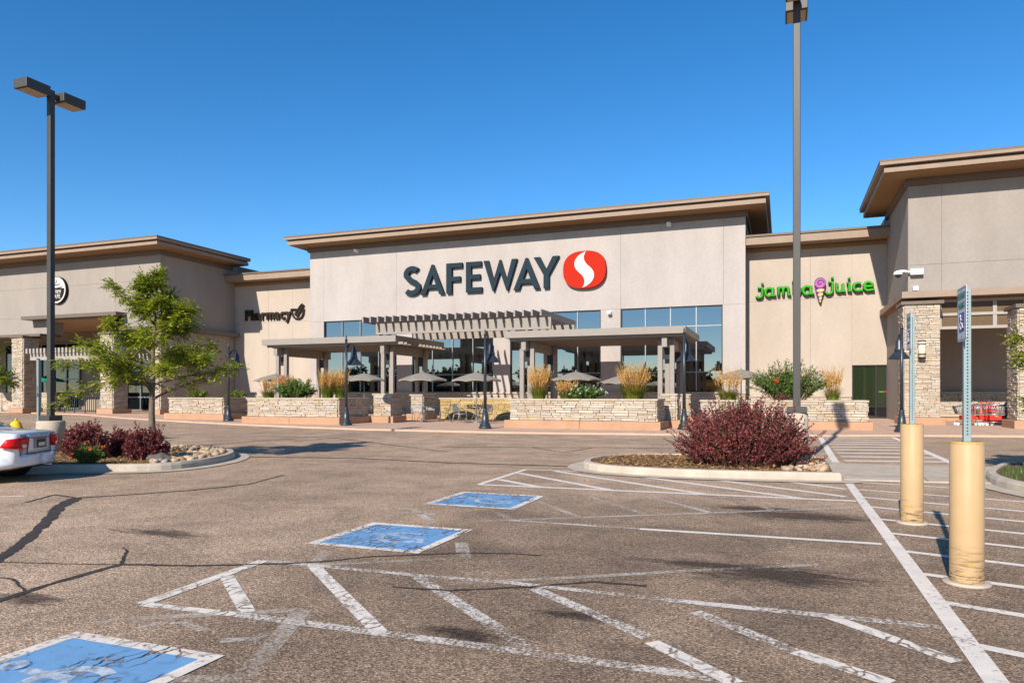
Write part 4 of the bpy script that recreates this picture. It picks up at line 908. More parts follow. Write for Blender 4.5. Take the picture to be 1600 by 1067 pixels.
def parking_bollard(x, y, top, signtop, label):
    t = empty('parking_bollard', (x, y, 0), label, 'bollard', 'peach bollards carrying parking signs')
    MB().lathe((x, y, 0), [(0.172, 0.0), (0.168, 0.014), (0.14, 0.022)], 28).build('concrete_collar', 'concrete_pale', t)
    MB().lathe((x, y, 0), [(0.118, 0.015), (0.12, 0.03), (0.12, top - 0.01), (0.112, top)], 40, cap=True).build('shell', 'bollard_shell', t)
    MB().lathe((x, y, 0), [(0.1215, top - 0.012), (0.1215, top + 0.002), (0.112, top + 0.003)], 40, cap=False).build('shell_rim', 'rim_worn', t)
    po = MB().bev(x - 0.026, x + 0.026, y - 0.026, y + 0.026, top, signtop + 0.0, 0.004).build('sign_post', 'galv', t)
    mb = MB(); z = top + 0.06
    while z < signtop - 0.02:
        for (cxh, cyh, ax) in ((x, y - 0.0268, 0), (x - 0.0268, y, 1)):
            ring = [(0.0062 * math.cos(i * 0.785), 0.0062 * math.sin(i * 0.785)) for i in range(8)]
            if ax == 0: mb.add([(cxh + a, cyh, z + b_) for a, b_ in ring], [tuple(range(8))])
            else: mb.add([(cxh, cyh + a, z + b_) for a, b_ in ring], [tuple(range(8))[::-1]])
        z += 0.0254
    mb.build('punched_holes', 'hole_dark', po)['kind'] = 'stuff'
    sx_ = x - 0.031; w, h = 0.152, 0.43; z0 = signtop + 0.02 - h
    sp = MB().yz([(y - w + a, z0 + b_) for a, b_ in ((0.02, 0), (2 * w - 0.02, 0), (2 * w, 0.02), (2 * w, h - 0.02), (2 * w - 0.02, h), (0.02, h), (0, h - 0.02), (0, 0.02))], sx_ - 0.003, sx_).build('sign_plate', 'galv_plate', t)
    f = sx_ - 0.0045
    def flat(y0, y1, za, zb, mat, nm, dx=0.0): MB().add([(f - dx, y0, za), (f - dx, y1, za), (f - dx, y1, zb), (f - dx, y0, zb)], [(3, 2, 1, 0)]).build(nm, mat, sp)
    yl = y + w - 0.012; yr = y - w + 0.012
    for (a, b_, c_, d_) in ((yr, yl, z0 + 0.010, z0 + 0.016), (yr, yl, z0 + h - 0.016, z0 + h - 0.010), (yr, yr + 0.006, z0 + 0.016, z0 + h - 0.016), (yl - 0.006, yl, z0 + 0.016, z0 + h - 0.016)): flat(a, b_, c_, d_, 'sign_teal', 'border')
    for txt, zz, ww in (('RESERVED', z0 + h - 0.095, 0.235), ('PARKING', z0 + h - 0.17, 0.205)):
        me = text_mesh(txt, 0.072, 0.001, 0.0012); xs = [v.co.x for v in me.vertices]; x0 = min(xs); k = ww / (max(xs) - x0)
        for v_ in me.vertices: v_.co = Vector(((v_.co.x - x0) * k - ww / 2, v_.co.y, v_.co.z))
        me.transform(Matrix.Rotation(R(90), 4, 'X')); me.transform(Matrix.Rotation(R(-90), 4, 'Z')); me.materials.clear(); me.materials.append(MATS['sign_teal'])
        o = bpy.data.objects.new('lettering', me); C.objects.link(o); o.parent = sp; o.location = Vector((f - 0.001, y, zz)) - wloc(sp)
    flat(y - 0.085, y + 0.085, z0 + 0.075, z0 + 0.225, 'sign_blue', 'blue_panel')
    mb = MB(); P = lambda a, b_: (f - 0.0015, y - a, z0 + 0.15 + b_)
    mb.tube([P(*q) for q in arc(-0.008, -0.022, 0.036, 0.036, 150, 380, 12)], 0.0045, 4); mb.tube([P(-0.022, 0.038), P(-0.018, -0.006), P(0.022, -0.010), P(0.04, -0.045), P(0.055, -0.042)], 0.0055, 4); mb.tube([P(-0.02, 0.022), P(0.012, 0.018)], 0.005, 4); mb.tube([P(-0.03, 0.052), P(-0.018, 0.052)], 0.009, 6)
    mb.build('wheelchair_symbol', 'sign_white', sp)
    for zz in (z0 + 0.035, z0 + h - 0.035): MB().add([(f - 0.001, y + 0.008 * math.cos(-i * 0.785), zz + 0.008 * math.sin(-i * 0.785)) for i in range(8)], [tuple(range(8))]).build('bolt', 'hole_dark', sp)
simple('galv_plate', (0.62, 0.63, 0.63), 0.5, 0.0, var=0.05)
p = G(1510.5, 911); parking_bollard(p.x, p.y, ZV(1510, 690, p.y), ZV(1510, 452, p.y), 'peach bollard with a reserved parking sign clearly legible on its post')
p = G(1425, 817); parking_bollard(p.x, p.y, ZV(1425, 663, p.y), ZV(1425, 492, p.y), 'peach bollard with its sign post standing before the sconce column')

# ------------------------------------------------------------------ patio tables, chairs, parasols
def umbrella(x, y, ztop, r, label, mat='parasol', z=SW, pole=True):
    t = empty('parasol', (x, y, z), label, 'parasol', 'grey market parasols on the patio'); mb = MB(); n = 8; sub = 6
    prof = [(0.02, 0.0), (0.35, -0.10), (0.7, -0.235), (1.0, -0.40)]; vs, fs = [], []; M = n * sub
    for f, dz in prof:
        for i in range(M):
            a = 2 * math.pi * i / M; ph = (i % sub) / sub; sag = math.sin(math.pi * ph); rr = r * f * (1 - 0.06 * sag * f)
            vs.append((x + rr * math.cos(a), y + rr * math.sin(a), ztop + dz * r * 0.82 + 0.055 * sag * f * (1 if f == 1.0 else -0.25)))
    for k in range(len(prof) - 1):
        for i in range(M): fs.append((k * M + i, k * M + (i + 1) % M, (k + 1) * M + (i + 1) % M, (k + 1) * M + i))
    b = len(vs)
    for i in range(M):
        q = vs[(len(prof) - 1) * M + i]; vs.append((q[0], q[1], q[2] - 0.06))
    for i in range(M): fs.append(((len(prof) - 1) * M + i, (len(prof) - 1) * M + (i + 1) % M, b + (i + 1) % M, b + i))
    mb.add(vs, fs); mb.build('canopy', mat, t)
    for i in range(n):
        a = 2 * math.pi * i / n; q0 = (x + 0.03 * math.cos(a), y + 0.03 * math.sin(a), ztop - 0.06); q1 = (x + r * 0.97 * math.cos(a), y + r * 0.97 * math.sin(a), ztop - 0.42 * r * 0.82 - 0.02)
        MB().tube([q0, q1], 0.012, 5).build('rib', 'aluminium', t)
    MB().tube([(x, y, z + 0.03), (x, y, ztop + 0.05)], 0.024, 8).build('pole', 'aluminium', t)
    MB().lathe((x, y, ztop), [(0.03, -0.02), (0.035, 0.04), (0.01, 0.09)], 8).build('finial', 'aluminium', t)
    MB().lathe((x, y, z), [(0.26, 0), (0.26, 0.03), (0.06, 0.06), (0.04, 0.28)], 16).build('base', 'frame_alu', t)
    return t
def table(x, y, label):
    t = empty('patio_table', (x, y, SW), label, 'table', 'round metal patio tables'); h = 0.78
    MB().lathe((x, y, SW), [(0.44, h - 0.03), (0.46, h - 0.02), (0.46, h)], 24).build('table_top', 'aluminium', t)
    for i in range(4):
        a = 0.785 + i * 1.5708; c, s = math.cos(a), math.sin(a)
        MB().tube([(x + 0.30 * c, y + 0.30 * s, SW + h - 0.03), (x + 0.12 * c, y + 0.12 * s, SW + 0.4), (x + 0.36 * c, y + 0.36 * s, SW)], 0.017, 6).build('leg', 'aluminium', t)
    MB().lathe((x, y, SW), [(0.125, 0.39), (0.13, 0.41)], 14, cap=False).build('brace_ring', 'aluminium', t)
    return t
def make_chair():
    t = empty('patio_chair', (0, 0, 0), 'aluminium patio chair', 'chair', 'bare aluminium armchairs on the patio')
    for s in (-1, 1):
        MB().tube([(s * 0.24, -0.22, 0), (s * 0.27, -0.20, 0.45), (s * 0.28, -0.14, 0.62), (s * 0.28, 0.0, 0.66), (s * 0.27, 0.22, 0.70)], 0.014, 6).build('leg', 'aluminium', t)
        MB().tube([(s * 0.22, 0.34, 0), (s * 0.22, 0.20, 0.40), (s * 0.22, 0.16, 0.45)], 0.014, 6).build('leg', 'aluminium', t)
    MB().tube([(-0.22, 0.18, 0.44), (-0.26, 0.24, 0.70), (-0.22, 0.30, 0.86), (0, 0.33, 0.89), (0.22, 0.30, 0.86), (0.26, 0.24, 0.70), (0.22, 0.18, 0.44)], 0.015, 6).build('back_frame', 'aluminium', t)
    for k in range(4): MB().bev(-0.235, 0.235, 0.235 + k * 0.025, 0.248 + k * 0.025, 0.56 + k * 0.075, 0.61 + k * 0.075, 0.004).build('back_slat', 'aluminium', t)
    for k in range(6): MB().bev(-0.23, 0.23, -0.23 + k * 0.072, -0.175 + k * 0.072, 0.44, 0.452, 0.003).build('seat_slat', 'aluminium', t)
    MB().tube([(-0.24, -0.24, 0.43), (0.24, -0.24, 0.43), (0.23, 0.19, 0.43), (-0.23, 0.19, 0.43), (-0.24, -0.24, 0.43)], 0.013, 6).build('seat_frame', 'aluminium', t)
    MB().tube([(-0.26, -0.21, 0.20), (0.26, -0.21, 0.20)], 0.010, 5).build('stretcher', 'aluminium', t)
    return t
chair0 = make_chair(); used = [False]
def chair(x, y, ang, label):
    o = chair0 if not used[0] else copy_tree(chair0)
    used[0] = True; o.location = (x, y, SW); o.rotation_euler = (0, 0, ang); o['label'] = label
ZU = lambda u, v, Y: ZV(u, v, Y)
tb = []
for u, lab1, lab2 in ((661, 'grey scalloped parasol over the metal table by the stone pedestals', 'round metal table under the parasol by the stone pedestals'), (744.5, 'grey scalloped parasol before the golden sign wall', 'round metal table before the golden sign wall')):
    x, y = XU(u, 32.3), 32.3; tb.append((x, y)); umbrella(x, y, ZV(u, 581.5, 32.3), 1.28, lab1); table(x, y, lab2)
for (bx, by), angs, labs in ((tb[0], (100, 172, 285, 20), ('aluminium armchair between the pedestal side table and the stone pedestal', 'aluminium armchair beside the square pedestal at the table', 'aluminium armchair on the street side of the pedestal table', 'aluminium armchair on the lamp post side of the pedestal table')), (tb[1], (95, 165, 240, 318), ('aluminium armchair backed against the golden sign wall', 'aluminium armchair between the two parasol tables before the golden wall', 'aluminium armchair on the street side of the golden wall table', 'aluminium armchair right behind the lamp post at the golden wall'))):
    for k, a in enumerate(angs):
        ca_, sa_ = math.cos(R(a)), math.sin(R(a)); r_ = 0.98 + 0.1 * (k % 2); chair(bx + ca_ * r_, by + sa_ * r_, R(a - 90), labs[k])
for u, v, Y, lab in ((569, 583, 33.4, 'grey parasol behind the gold grass and the second lamp post'), (900, 580.5, 33.0, 'grey parasol under the right canopy behind the white flowers'), (972, 586, 34.6, 'grey parasol hidden behind the tallest gold grass clump'),
                     (431, 584, 33.2, 'grey parasol behind the red flowered shrub'), (1158, 577, 34.0, 'grey parasol behind the big leafy shrub by the narrow grass')):
    umbrella(XU(u, Y), Y, ZV(u, v, Y), 1.22, lab)
for u, Y, lab in ((569, 33.4, 'round metal table below the parasol behind the second lamp post'), (1158, 34.0, 'round metal table below the parasol behind the leafy shrub')): table(XU(u, Y), Y, lab)
p = (XU(577, 32.2), 32.2); chair(p[0], p[1], R(60), 'aluminium armchair between the gold grass planter and the square pedestal')
gu = umbrella(XU(3, 39.4), 39.4, ZV(3, 588, 39.4), 1.7, 'green parasol beyond the far left stone column', 'parasol_green'); gu['group'] = 'green parasols at the left porch'
gu = umbrella(XU(73, 43.5), 43.5, ZV(73, 587, 43.5), 1.5, 'green parasol behind the tall pole at the left porch', 'parasol_green'); gu['group'] = 'green parasols at the left porch'

# ------------------------------------------------------------------ shopping carts, bin, bench in the right porch
def make_cart():
    t = empty('shopping_cart', (0, 0, 0), 'red trimmed wire shopping cart', 'cart', 'shopping carts parked in the right porch')
    B0 = [(-0.42, -0.22, 0.52), (0.42, -0.26, 0.50), (0.42, 0.26, 0.50), (-0.42, 0.22, 0.52)]; B1 = [(-0.52, -0.26, 0.84), (0.44, -0.30, 0.95), (0.44, 0.30, 0.95), (-0.52, 0.26, 0.84)]
    mb = MB()
    for ring, r_ in ((B0, 0.016), (B1, 0.018)): mb.tube(ring + [ring[0]], r_, 5)
    lp = lambda A, B_, f: tuple(a + (b_ - a) * f for a, b_ in zip(A, B_))
    for k in range(4):
        for i in range(10):
            f = i / 9; mb.tube([lp(B0[k], B0[(k + 1) % 4], f), lp(B1[k], B1[(k + 1) % 4], f)], 0.008, 4)
    for f in (0.33, 0.66): q = [lp(a, b_, f) for a, b_ in zip(B0, B1)]; mb.tube(q + [q[0]], 0.005, 4)
    for i in range(8): mb.tube([lp(B0[0], B0[3], i / 7), lp(B0[1], B0[2], i / 7)], 0.0045, 4)
    mb.build('wire_basket', 'cart_wire', t)
    MB().bev(-0.26, 0.28, -0.21, 0.21, 0.24, 0.44, 0.02).build('lower_tray', 'red_plastic', t)
    MB().tube([(0.52, -0.28, 1.02), (0.52, 0.28, 1.02)], 0.022, 8).build('handle', 'red_plastic', t)
    for s in (-1, 1):
        MB().tube([(0.44, s * 0.29, 0.93), (0.52, s * 0.28, 1.02)], 0.012, 6).build('handle_bracket', 'red_plastic', t)
        MB().tube([(0.44, s * 0.27, 0.93), (0.46, s * 0.27, 0.5), (0.42, s * 0.27, 0.14)], 0.014, 6).build('frame_leg', 'red_plastic', t)
        MB().tube([(0.42, s * 0.27, 0.16), (-0.42, s * 0.2, 0.16)], 0.013, 6).build('chassis_rail', 'cart_wire', t)
        MB().tube([(-0.40, s * 0.2, 0.18), (0.2, s * 0.24, 0.5)], 0.011, 6).build('strut', 'cart_wire', t)
        for xx, yy in ((0.42, 0.27), (-0.42, 0.2)):
            w = MB(); w.tube([(xx, s * yy - 0.018, 0.062), (xx, s * yy + 0.018, 0.062)], 0.062, 12); w.build('wheel', 'white_plastic', t)
            MB().bev(xx - 0.02, xx + 0.02, s * yy - 0.028, s * yy + 0.028, 0.10, 0.16, 0.004).build('fork', 'cart_wire', t)
    MB().bev(0.22, 0.26, -0.22, 0.22, 0.58, 0.86, 0.01).build('child_seat', 'red_plastic', t)
    return t
c0 = make_cart(); first = True
for u, Y, rz, lab in ((1511, 37.5, 4, 'shopping cart furthest from the blue bin, nosed behind the sign post'), (1530, 37.9, 3, 'shopping cart standing in the middle of the cart row'), (1556, 37.5, 183, 'shopping cart with its red tray next to the blue bin'), (1564, 38.6, 181, 'shopping cart tucked behind the one beside the blue bin')):
    o = c0 if first else copy_tree(c0); first = False
    o.location = (XU(u, Y), Y, SW); o.rotation_euler = (0, 0, R(rz)); o['label'] = lab
x, y = XU(1582, 37.6), 37.6; t = empty('litter_bin', (x, y, SW), 'dark blue round litter bin beside the shopping carts', 'bin')
MB().lathe((x, y, SW), [(0.24, 0), (0.27, 0.03), (0.29, 0.85), (0.30, 0.87)], 24).build('barrel', 'bin_blue', t); MB().lathe((x, y, SW), [(0.32, 0.87), (0.32, 0.93), (0.25, 1.05), (0.12, 1.12)], 24).build('lid', 'bin_blue', t)
for zz in (0.2, 0.6): MB().lathe((x, y, SW + zz), [(0.285, 0), (0.30, 0.015), (0.285, 0.03)], 24, cap=False).build('band', 'bin_blue', t)
t = empty('stone_bench', (8.2, 43.2, SW), 'low stone bench wall in the shade of the right porch', 'bench')
MB().bev(6.2, 9.4, 42.8, 43.7, 0.30, 0.40, 0.01).build('seat', 'cap_stone', t); MB().bev(6.3, 9.3, 42.9, 43.65, SW, 0.298, 0.01).build('base', 'concrete_tan', t)

# ------------------------------------------------------------------ hydrant and sign post on the left island
p = G(27, 688, 0.12); p = Vector((ray(25, 690)[0] * 19.0, ray(25, 690)[1] * 19.0, 0.125)); t = empty('fire_hydrant', p, 'yellow fire hydrant behind the white car', 'hydrant')
MB().lathe(p, [(0.15, 0), (0.15, 0.05), (0.10, 0.06), (0.10, 0.42), (0.16, 0.43), (0.16, 0.48), (0.145, 0.49), (0.115, 0.60), (0.04, 0.66)], 18).build('barrel', 'hydrant_yellow', t)
MB().lathe(p, [(0.03, 0.66), (0.03, 0.72)], 5).build('operating_nut', 'hydrant_yellow', t)
for dx, dy, r_ in ((1, 0, 0.055), (-1, 0, 0.055), (0, -1, 0.075)): MB().tube([(p.x + dx * 0.1, p.y + dy * 0.1, p.z + 0.33), (p.x + dx * 0.2, p.y + dy * 0.2, p.z + 0.33)], r_, 10).build('hose_outlet', 'hydrant_yellow', t)
dd = ray(60.5, 700); p = Vector((dd[0] * 19.5, dd[1] * 19.5, 0.12)); t = empty('sign_post', p, 'grey sign post turned edge on beside the left light pole', 'sign post')
box('post', 'galv', t, p.x - 0.03, p.x + 0.03, p.y - 0.03, p.y + 0.03, 0.12, ZV(60, 562, p.y)); box('sign_back', 'galv', t, p.x - 0.055, p.x - 0.035, p.y - 0.03, p.y + 0.07, ZV(60, 588, p.y), ZV(60, 560, p.y))

# ------------------------------------------------------------------ the white car
def make_car():
    K = 0.87
    P1 = G(26, 756); P2 = Vector((ray(85, 700)[0] * 13.1, ray(85, 700)[1] * 13.1, 0)); wv = (P2 - P1).normalized(); fw = Vector((-wv.y, wv.x, 0))
    if fw.x > 0: fw = -fw
    ctr = (P1 + P2) / 2 + fw * 2.2 * K; ang = math.atan2(fw.y, fw.x)
    t = empty('parked_car', (0, 0, 0), 'white compact sedan parked with its tail to the planted island', 'car')
    # x, floor z, half width, belt z, deck or roof z, roof half width
    st = [(-2.235, 0.46, 0.70, 0.86, 0.925, 0.54), (-2.215, 0.36, 0.76, 0.88, 0.955, 0.57), (-2.17, 0.30, 0.805, 0.895, 0.975, 0.60), (-2.05, 0.26, 0.845, 0.905, 0.985, 0.62), (-1.80, 0.22, 0.865, 0.91, 1.00, 0.64), (-1.50, 0.20, 0.872, 0.915, 1.02, 0.64),
          (-1.40, 0.20, 0.873, 0.916, 1.05, 0.63), (-0.95, 0.18, 0.876, 0.92, 1.29, 0.58), (-0.45, 0.18, 0.878, 0.915, 1.41, 0.57), (0.10, 0.18, 0.878, 0.905, 1.43, 0.575), (0.55, 0.18, 0.876, 0.90, 1.37, 0.58), (1.20, 0.20, 0.872, 0.89, 1.02, 0.64), (1.70, 0.22, 0.862, 0.85, 0.90, 0.62), (2.05, 0.24, 0.82, 0.74, 0.78, 0.58), (2.25, 0.32, 0.66, 0.58, 0.62, 0.48)]
    rows = []
    for x, zf, w, zb, zt, wr_ in st:
        tall = zt - zb > 0.12
        h = [(0.0, zf), (w * 0.86, zf), (w * 0.97, zf + 0.07), (w, zf + (zb - zf) * 0.45), (w * 0.985, zb - 0.07), (w * 0.955, zb), (w * 0.905, zb + min(0.02, (zt - zb) * 0.3)), (wr_ + (0.10 if tall else 0.17), zb + (zt - zb) * 0.78), (wr_ * 0.92, zt - 0.008), (0.0, zt + 0.006)]
        rows.append([(x, -a, z) for a, z in h] + [(x, a, z) for a, z in h[-2:0:-1]])
    n = len(rows[0]); vs = [p for r_ in rows for p in r_]; fb, fg = [], []
    for i in range(len(rows) - 1):
        x = st[i][0]
        for k in range(n):
            f = (i * n + k, (i + 1) * n + k, (i + 1) * n + (k + 1) % n, i * n + (k + 1) % n)
            side_glass = k in (6, n - 8) and -1.0 < x < 0.6; rear_glass = x in (-1.40, -0.95) and k in (7, 8, n - 9, n - 10); front_glass = x == 0.55 and k in (7, 8, n - 9, n - 10)
            if side_glass or rear_glass or front_glass: fg.append(f)
            fb.append(f)
    fb.append(tuple(range(n))[::-1]); fb.append(tuple((len(rows) - 1) * n + k for k in range(n)))
    fb = [f[::-1] for f in fb]; fg = [f[::-1] for f in fg]
    body = MB().add(vs, fb, True).build('body', 'car_white', t); m = body.modifiers.new('sub', 'SUBSURF'); m.levels = 2; m.render_levels = 2
    gl = MB().add([(p[0] * 1.0, p[1] * 1.012, p[2] + 0.012) for p in vs], fg, True).build('windows', 'car_glass', t)
    def patch(name, mat, A, Kc, B_, D_, Kd, C_, par, th=0.02, n=10):
        A, Kc, B_, C_, D_, Kd = [Vector(q) for q in (A, Kc, B_, C_, D_, Kd)]; mb = MB(); vs = []
        q = lambda a, k, b, u_: a * (1 - u_) ** 2 + k * 2 * u_ * (1 - u_) + b * u_ * u_
        for j in range(4):
            for i in range(n + 1): vs.append(q(A, Kc, B_, i / n).lerp(q(D_, Kd, C_, i / n), j / 3))
        mb.add(vs, [(j * (n + 1) + i, j * (n + 1) + i + 1, (j + 1) * (n + 1) + i + 1, (j + 1) * (n + 1) + i) for j in range(3) for i in range(n)], True)
        o = mb.build(name, mat, par); md = o.modifiers.new('s', 'SOLIDIFY'); md.thickness = th; md.offset = 0; return o
    for s in (1, -1):
        L = patch('tail_light', 'lamp_red', (-1.99, s * 0.892, 0.70), (-2.32, s * 0.95, 0.67), (-2.268, s * 0.47, 0.655), (-2.10, s * 0.858, 0.85), (-2.30, s * 0.865, 0.885), (-2.262, s * 0.40, 0.878), t, 0.03)
        patch('reversing_lens', 'lamp_clear', (-2.16, s * 0.83, 0.685), (-2.27, s * 0.78, 0.682), (-2.296, s * 0.56, 0.675), (-2.16, s * 0.825, 0.745), (-2.27, s * 0.77, 0.75), (-2.296, s * 0.56, 0.745), L, 0.014)
    lid = patch('boot_lid', 'car_white', (-2.245, -0.42, 0.56), (-2.29, 0, 0.55), (-2.245, 0.42, 0.56), (-2.238, -0.44, 0.915), (-2.29, 0, 0.925), (-2.238, 0.44, 0.915), t, 0.016)
    patch('bumper', 'car_white', (-1.75, -0.90, 0.33), (-2.42, -0.90, 0.33), (-2.30, 0.0, 0.32), (-1.75, -0.885, 0.53), (-2.38, -0.90, 0.545), (-2.275, 0.0, 0.545), t, 0.03); patch('bumper', 'car_white', (-1.75, 0.90, 0.33), (-2.42, 0.90, 0.33), (-2.30, 0.0, 0.32), (-1.75, 0.885, 0.53), (-2.38, 0.90, 0.545), (-2.275, 0.0, 0.545), t, 0.03)
    MB().tube([(-2.25, -0.46, 0.556), (-2.285, -0.2, 0.553), (-2.29, 0, 0.552), (-2.285, 0.2, 0.553), (-2.25, 0.46, 0.556)], 0.007, 5).build('boot_seam', 'hole_dark', t)
    for a_, b_ in ((-0.44, -0.43), (0.44, 0.43)): MB().tube([(-2.252, a_, 0.56), (-2.246, b_, 0.91)], 0.006, 5).build('boot_seam', 'hole_dark', t)
    bevbox('plate_recess', 'frame_alu', lid, -2.288, -2.255, -0.24, 0.24, 0.645, 0.845, 0.01)
    pl = bevbox('number_plate', 'plate_dark', t, -2.30, -2.289, -0.155, 0.155, 0.66, 0.82, 0.004); bevbox('plate_letters', 'plate_white', pl, -2.304, -2.301, -0.12, 0.12, 0.685, 0.755, 0.001)
    bevbox('chrome_strip', 'chrome', t, -2.298, -2.25, -0.34, 0.34, 0.848, 0.872, 0.006)
    MB().tube([(-2.272, -0.035, 0.885), (-2.272, -0.03, 0.935), (-2.272, 0.03, 0.935), (-2.272, 0.035, 0.885)], 0.008, 6).build('badge', 'chrome', t)
    MB().tube([(-2.26, -0.50, 0.27), (-1.95, -0.50, 0.27)], 0.035, 10).build('exhaust', 'chrome', t); MB().box(-2.0, 1.9, -0.70, 0.70, 0.23, 0.33).build('underbody', 'dark_inside', t)
    for xw in (-1.36, 1.34):
        for s in (-1, 1):
            yy = s * 0.775
            w = MB().tube([(xw, yy - 0.105, 0.315), (xw, yy - 0.085, 0.315), (xw, yy + 0.085, 0.315), (xw, yy + 0.105, 0.315)], [0.275, 0.315, 0.315, 0.275], 28).build('wheel', 'rubber', t)
            MB().tube([(xw, yy + s * 0.09, 0.315), (xw, yy + s * 0.115, 0.315)], [0.205, 0.19], 20).build('rim', 'rim', w)
            MB().tube([(xw, yy - s * 0.12, 0.33), (xw, yy + s * 0.098, 0.33)], 0.36, 28).build('wheel_arch', 'dark_inside', t)
    t.location = (ctr.x, ctr.y, 0); t.rotation_euler = (0, 0, ang); t.scale = (K, K, K)
make_car()

# ------------------------------------------------------------------ plants
def leaf(mb, p, d, up, ln, w):
    s = d.cross(up)
    if s.length < 1e-5: s = d.orthogonal()
    s = s.normalized() * w
    mb.add([p, p + d * ln * 0.5 + s, p + d * ln, p + d * ln * 0.5 - s], [(0, 1, 2, 3)])
def rv(rnd, s=1.0): return Vector((rnd.gauss(0, s), rnd.gauss(0, s), rnd.gauss(0, s)))
def spray(mb, rnd, p, d, n, ll, lw, span):
    """a compound leaf: leaflets in pairs along a drooping stalk"""
    q = p.copy(); dd = d.normalized()
    for i in range(n):
        dd = (dd + Vector((0, 0, -0.10)) + rv(rnd, 0.05)).normalized(); q = q + dd * span / n
        sd = dd.cross(Vector((0, 0, 1)))
        if sd.length < 1e-4: sd = Vector((1, 0, 0))
        sd.normalize()
        for s in (-1, 1):
            ld = (sd * s + dd * 0.55 + rv(rnd, 0.18)).normalized(); leaf(mb, q, ld, Vector((rnd.gauss(0, .3), rnd.gauss(0, .3), 1)).normalized(), ll * rnd.uniform(0.7, 1.2), lw)
def locust(base, H, label, seed, limbs, trunk_r=0.075, lean=0.0, dens=1.0, reach=1.0, group='honey locust trees in the planted islands', name='locust_tree'):
    rnd = random.Random(seed); base = Vector(base); t = empty(name, base, label, 'tree', group); tk = MB(); lf = MB()
    tp = [base + Vector((0.03 * math.sin(i * 1.3) + lean * i / 8, 0.025 * math.cos(i * 1.7), H * i / 8)) for i in range(9)]; tp[0].z -= 0.05
    tk.tube(tp, [trunk_r * (1 - 0.115 * i) for i in range(9)], 10)
    def at(h): f = h / H * 8; i = min(7, int(f)); return tp[i].lerp(tp[i + 1], f - i)
    for (hf, az, ln, el) in limbs:
        p = at(hf * H); d = Vector((math.cos(R(az)) * math.cos(R(el)), math.sin(R(az)) * math.cos(R(el)), math.sin(R(el)))); pts = [p]; seg = 9; rad = [trunk_r * (0.42 - 0.2 * hf)]
        for i in range(seg):
            d = (d + Vector((0, 0, -0.035 + 0.02 * (i > 5))) + rv(rnd, 0.085)).normalized(); p = p + d * ln / seg; pts.append(p); rad.append(max(0.004, rad[0] * (1 - (i + 1) / seg * 0.9)))
        tk.tube(pts, rad, 6)
        for i in range(2, seg + 1):
            for s in (-1, 1, 0):
                if s == 0 and i < seg - 1: continue
                b0 = pts[i]; dd = (pts[i] - pts[i - 1]).normalized(); sd = dd.cross(Vector((0, 0, 1))).normalized()
                td = (dd * (0.7 if s else 1.2) + sd * s * rnd.uniform(0.5, 1.1) + Vector((0, 0, rnd.uniform(-0.15, 0.35)))).normalized(); tl = ln * rnd.uniform(0.16, 0.34) * (1.15 - 0.5 * i / seg) * reach
                q = b0; tw = [q]
                for k in range(4):
                    td = (td + rv(rnd, 0.12) + Vector((0, 0, -0.03))).normalized(); q = q + td * tl / 4; tw.append(q)
                tk.tube(tw, [0.007, 0.006, 0.005, 0.004, 0.003], 4, cap=False)
                for k in range(1, 5):
                    for m in range((1 + int(2.9 * dens * rnd.random())) if rnd.random() < 0.82 else 0):
                        ld = (td * 0.6 + rv(rnd, 0.55) + Vector((0, 0, 0.10))).normalized(); spray(lf, rnd, tw[k], ld, 6, 0.074, 0.0175, rnd.uniform(0.14, 0.25))
    tk.build('trunk', 'bark', t); lf.build('crown', 'leaf_locust', t); return t
rnd = random.Random(5)
TB = G(236, 712, 0.125); limbs = []
TH = ZV(245, 424, TB.y) - 0.125 - 0.42
for i in range(21):
    f = 0.34 + 0.60 * i / 20; az = (i * 137.5 + rnd.uniform(-20, 20)) % 360
    limbs.append((f, az, (2.1 * (1 - f) ** 0.95 + 0.22) * rnd.uniform(0.8, 1.12), 12 + 30 * f + rnd.uniform(-6, 8)))
limbs += [(0.44, 200, 2.0, 20), (0.48, 186, 1.75, 22), (0.52, 15, 1.3, 20), (0.60, 30, 1.15, 20), (0.42, 212, 1.8, 20), (0.97, 60, 0.45, 70), (0.97, 220, 0.4, 65), (0.80, 205, 1.15, 32), (0.74, 20, 1.05, 38)]
locust(TB, TH, 'young yellow green locust tree among dark red shrubs on the island', 8, limbs, 0.085, 0.12)
lim = [(0.55, a, 1.7, 10) for a in (150, 185, 215, 250, 290, 330, 20, 60, 100)] + [(0.7, a, 1.4, 25) for a in (170, 230, 300, 10, 80)] + [(0.85, a, 1.0, 40) for a in (120, 200, 280, 40)]
TR = G(1652, 742, 0.125); TR.x += 0.25
locust(TR, 3.6, 'locust tree whose leafy twigs reach in beside the right porch', 12, [(f, a, l * 0.42, e) for f, a, l, e in lim] + [(0.62, 172, 0.75, 16), (0.40, 176, 0.62, 6)], 0.07, 0, 0.7)
dl = ray(-76, 690); locust((dl[0] * 19, dl[1] * 19, 0.125), 3.4, 'locust tree reaching in beyond the far left stone column', 15, [(f, a, l * 0.75, e) for f, a, l, e in lim] + [(0.5, 25, 1.3, 10), (0.6, 10, 1.2, 10)], 0.07)

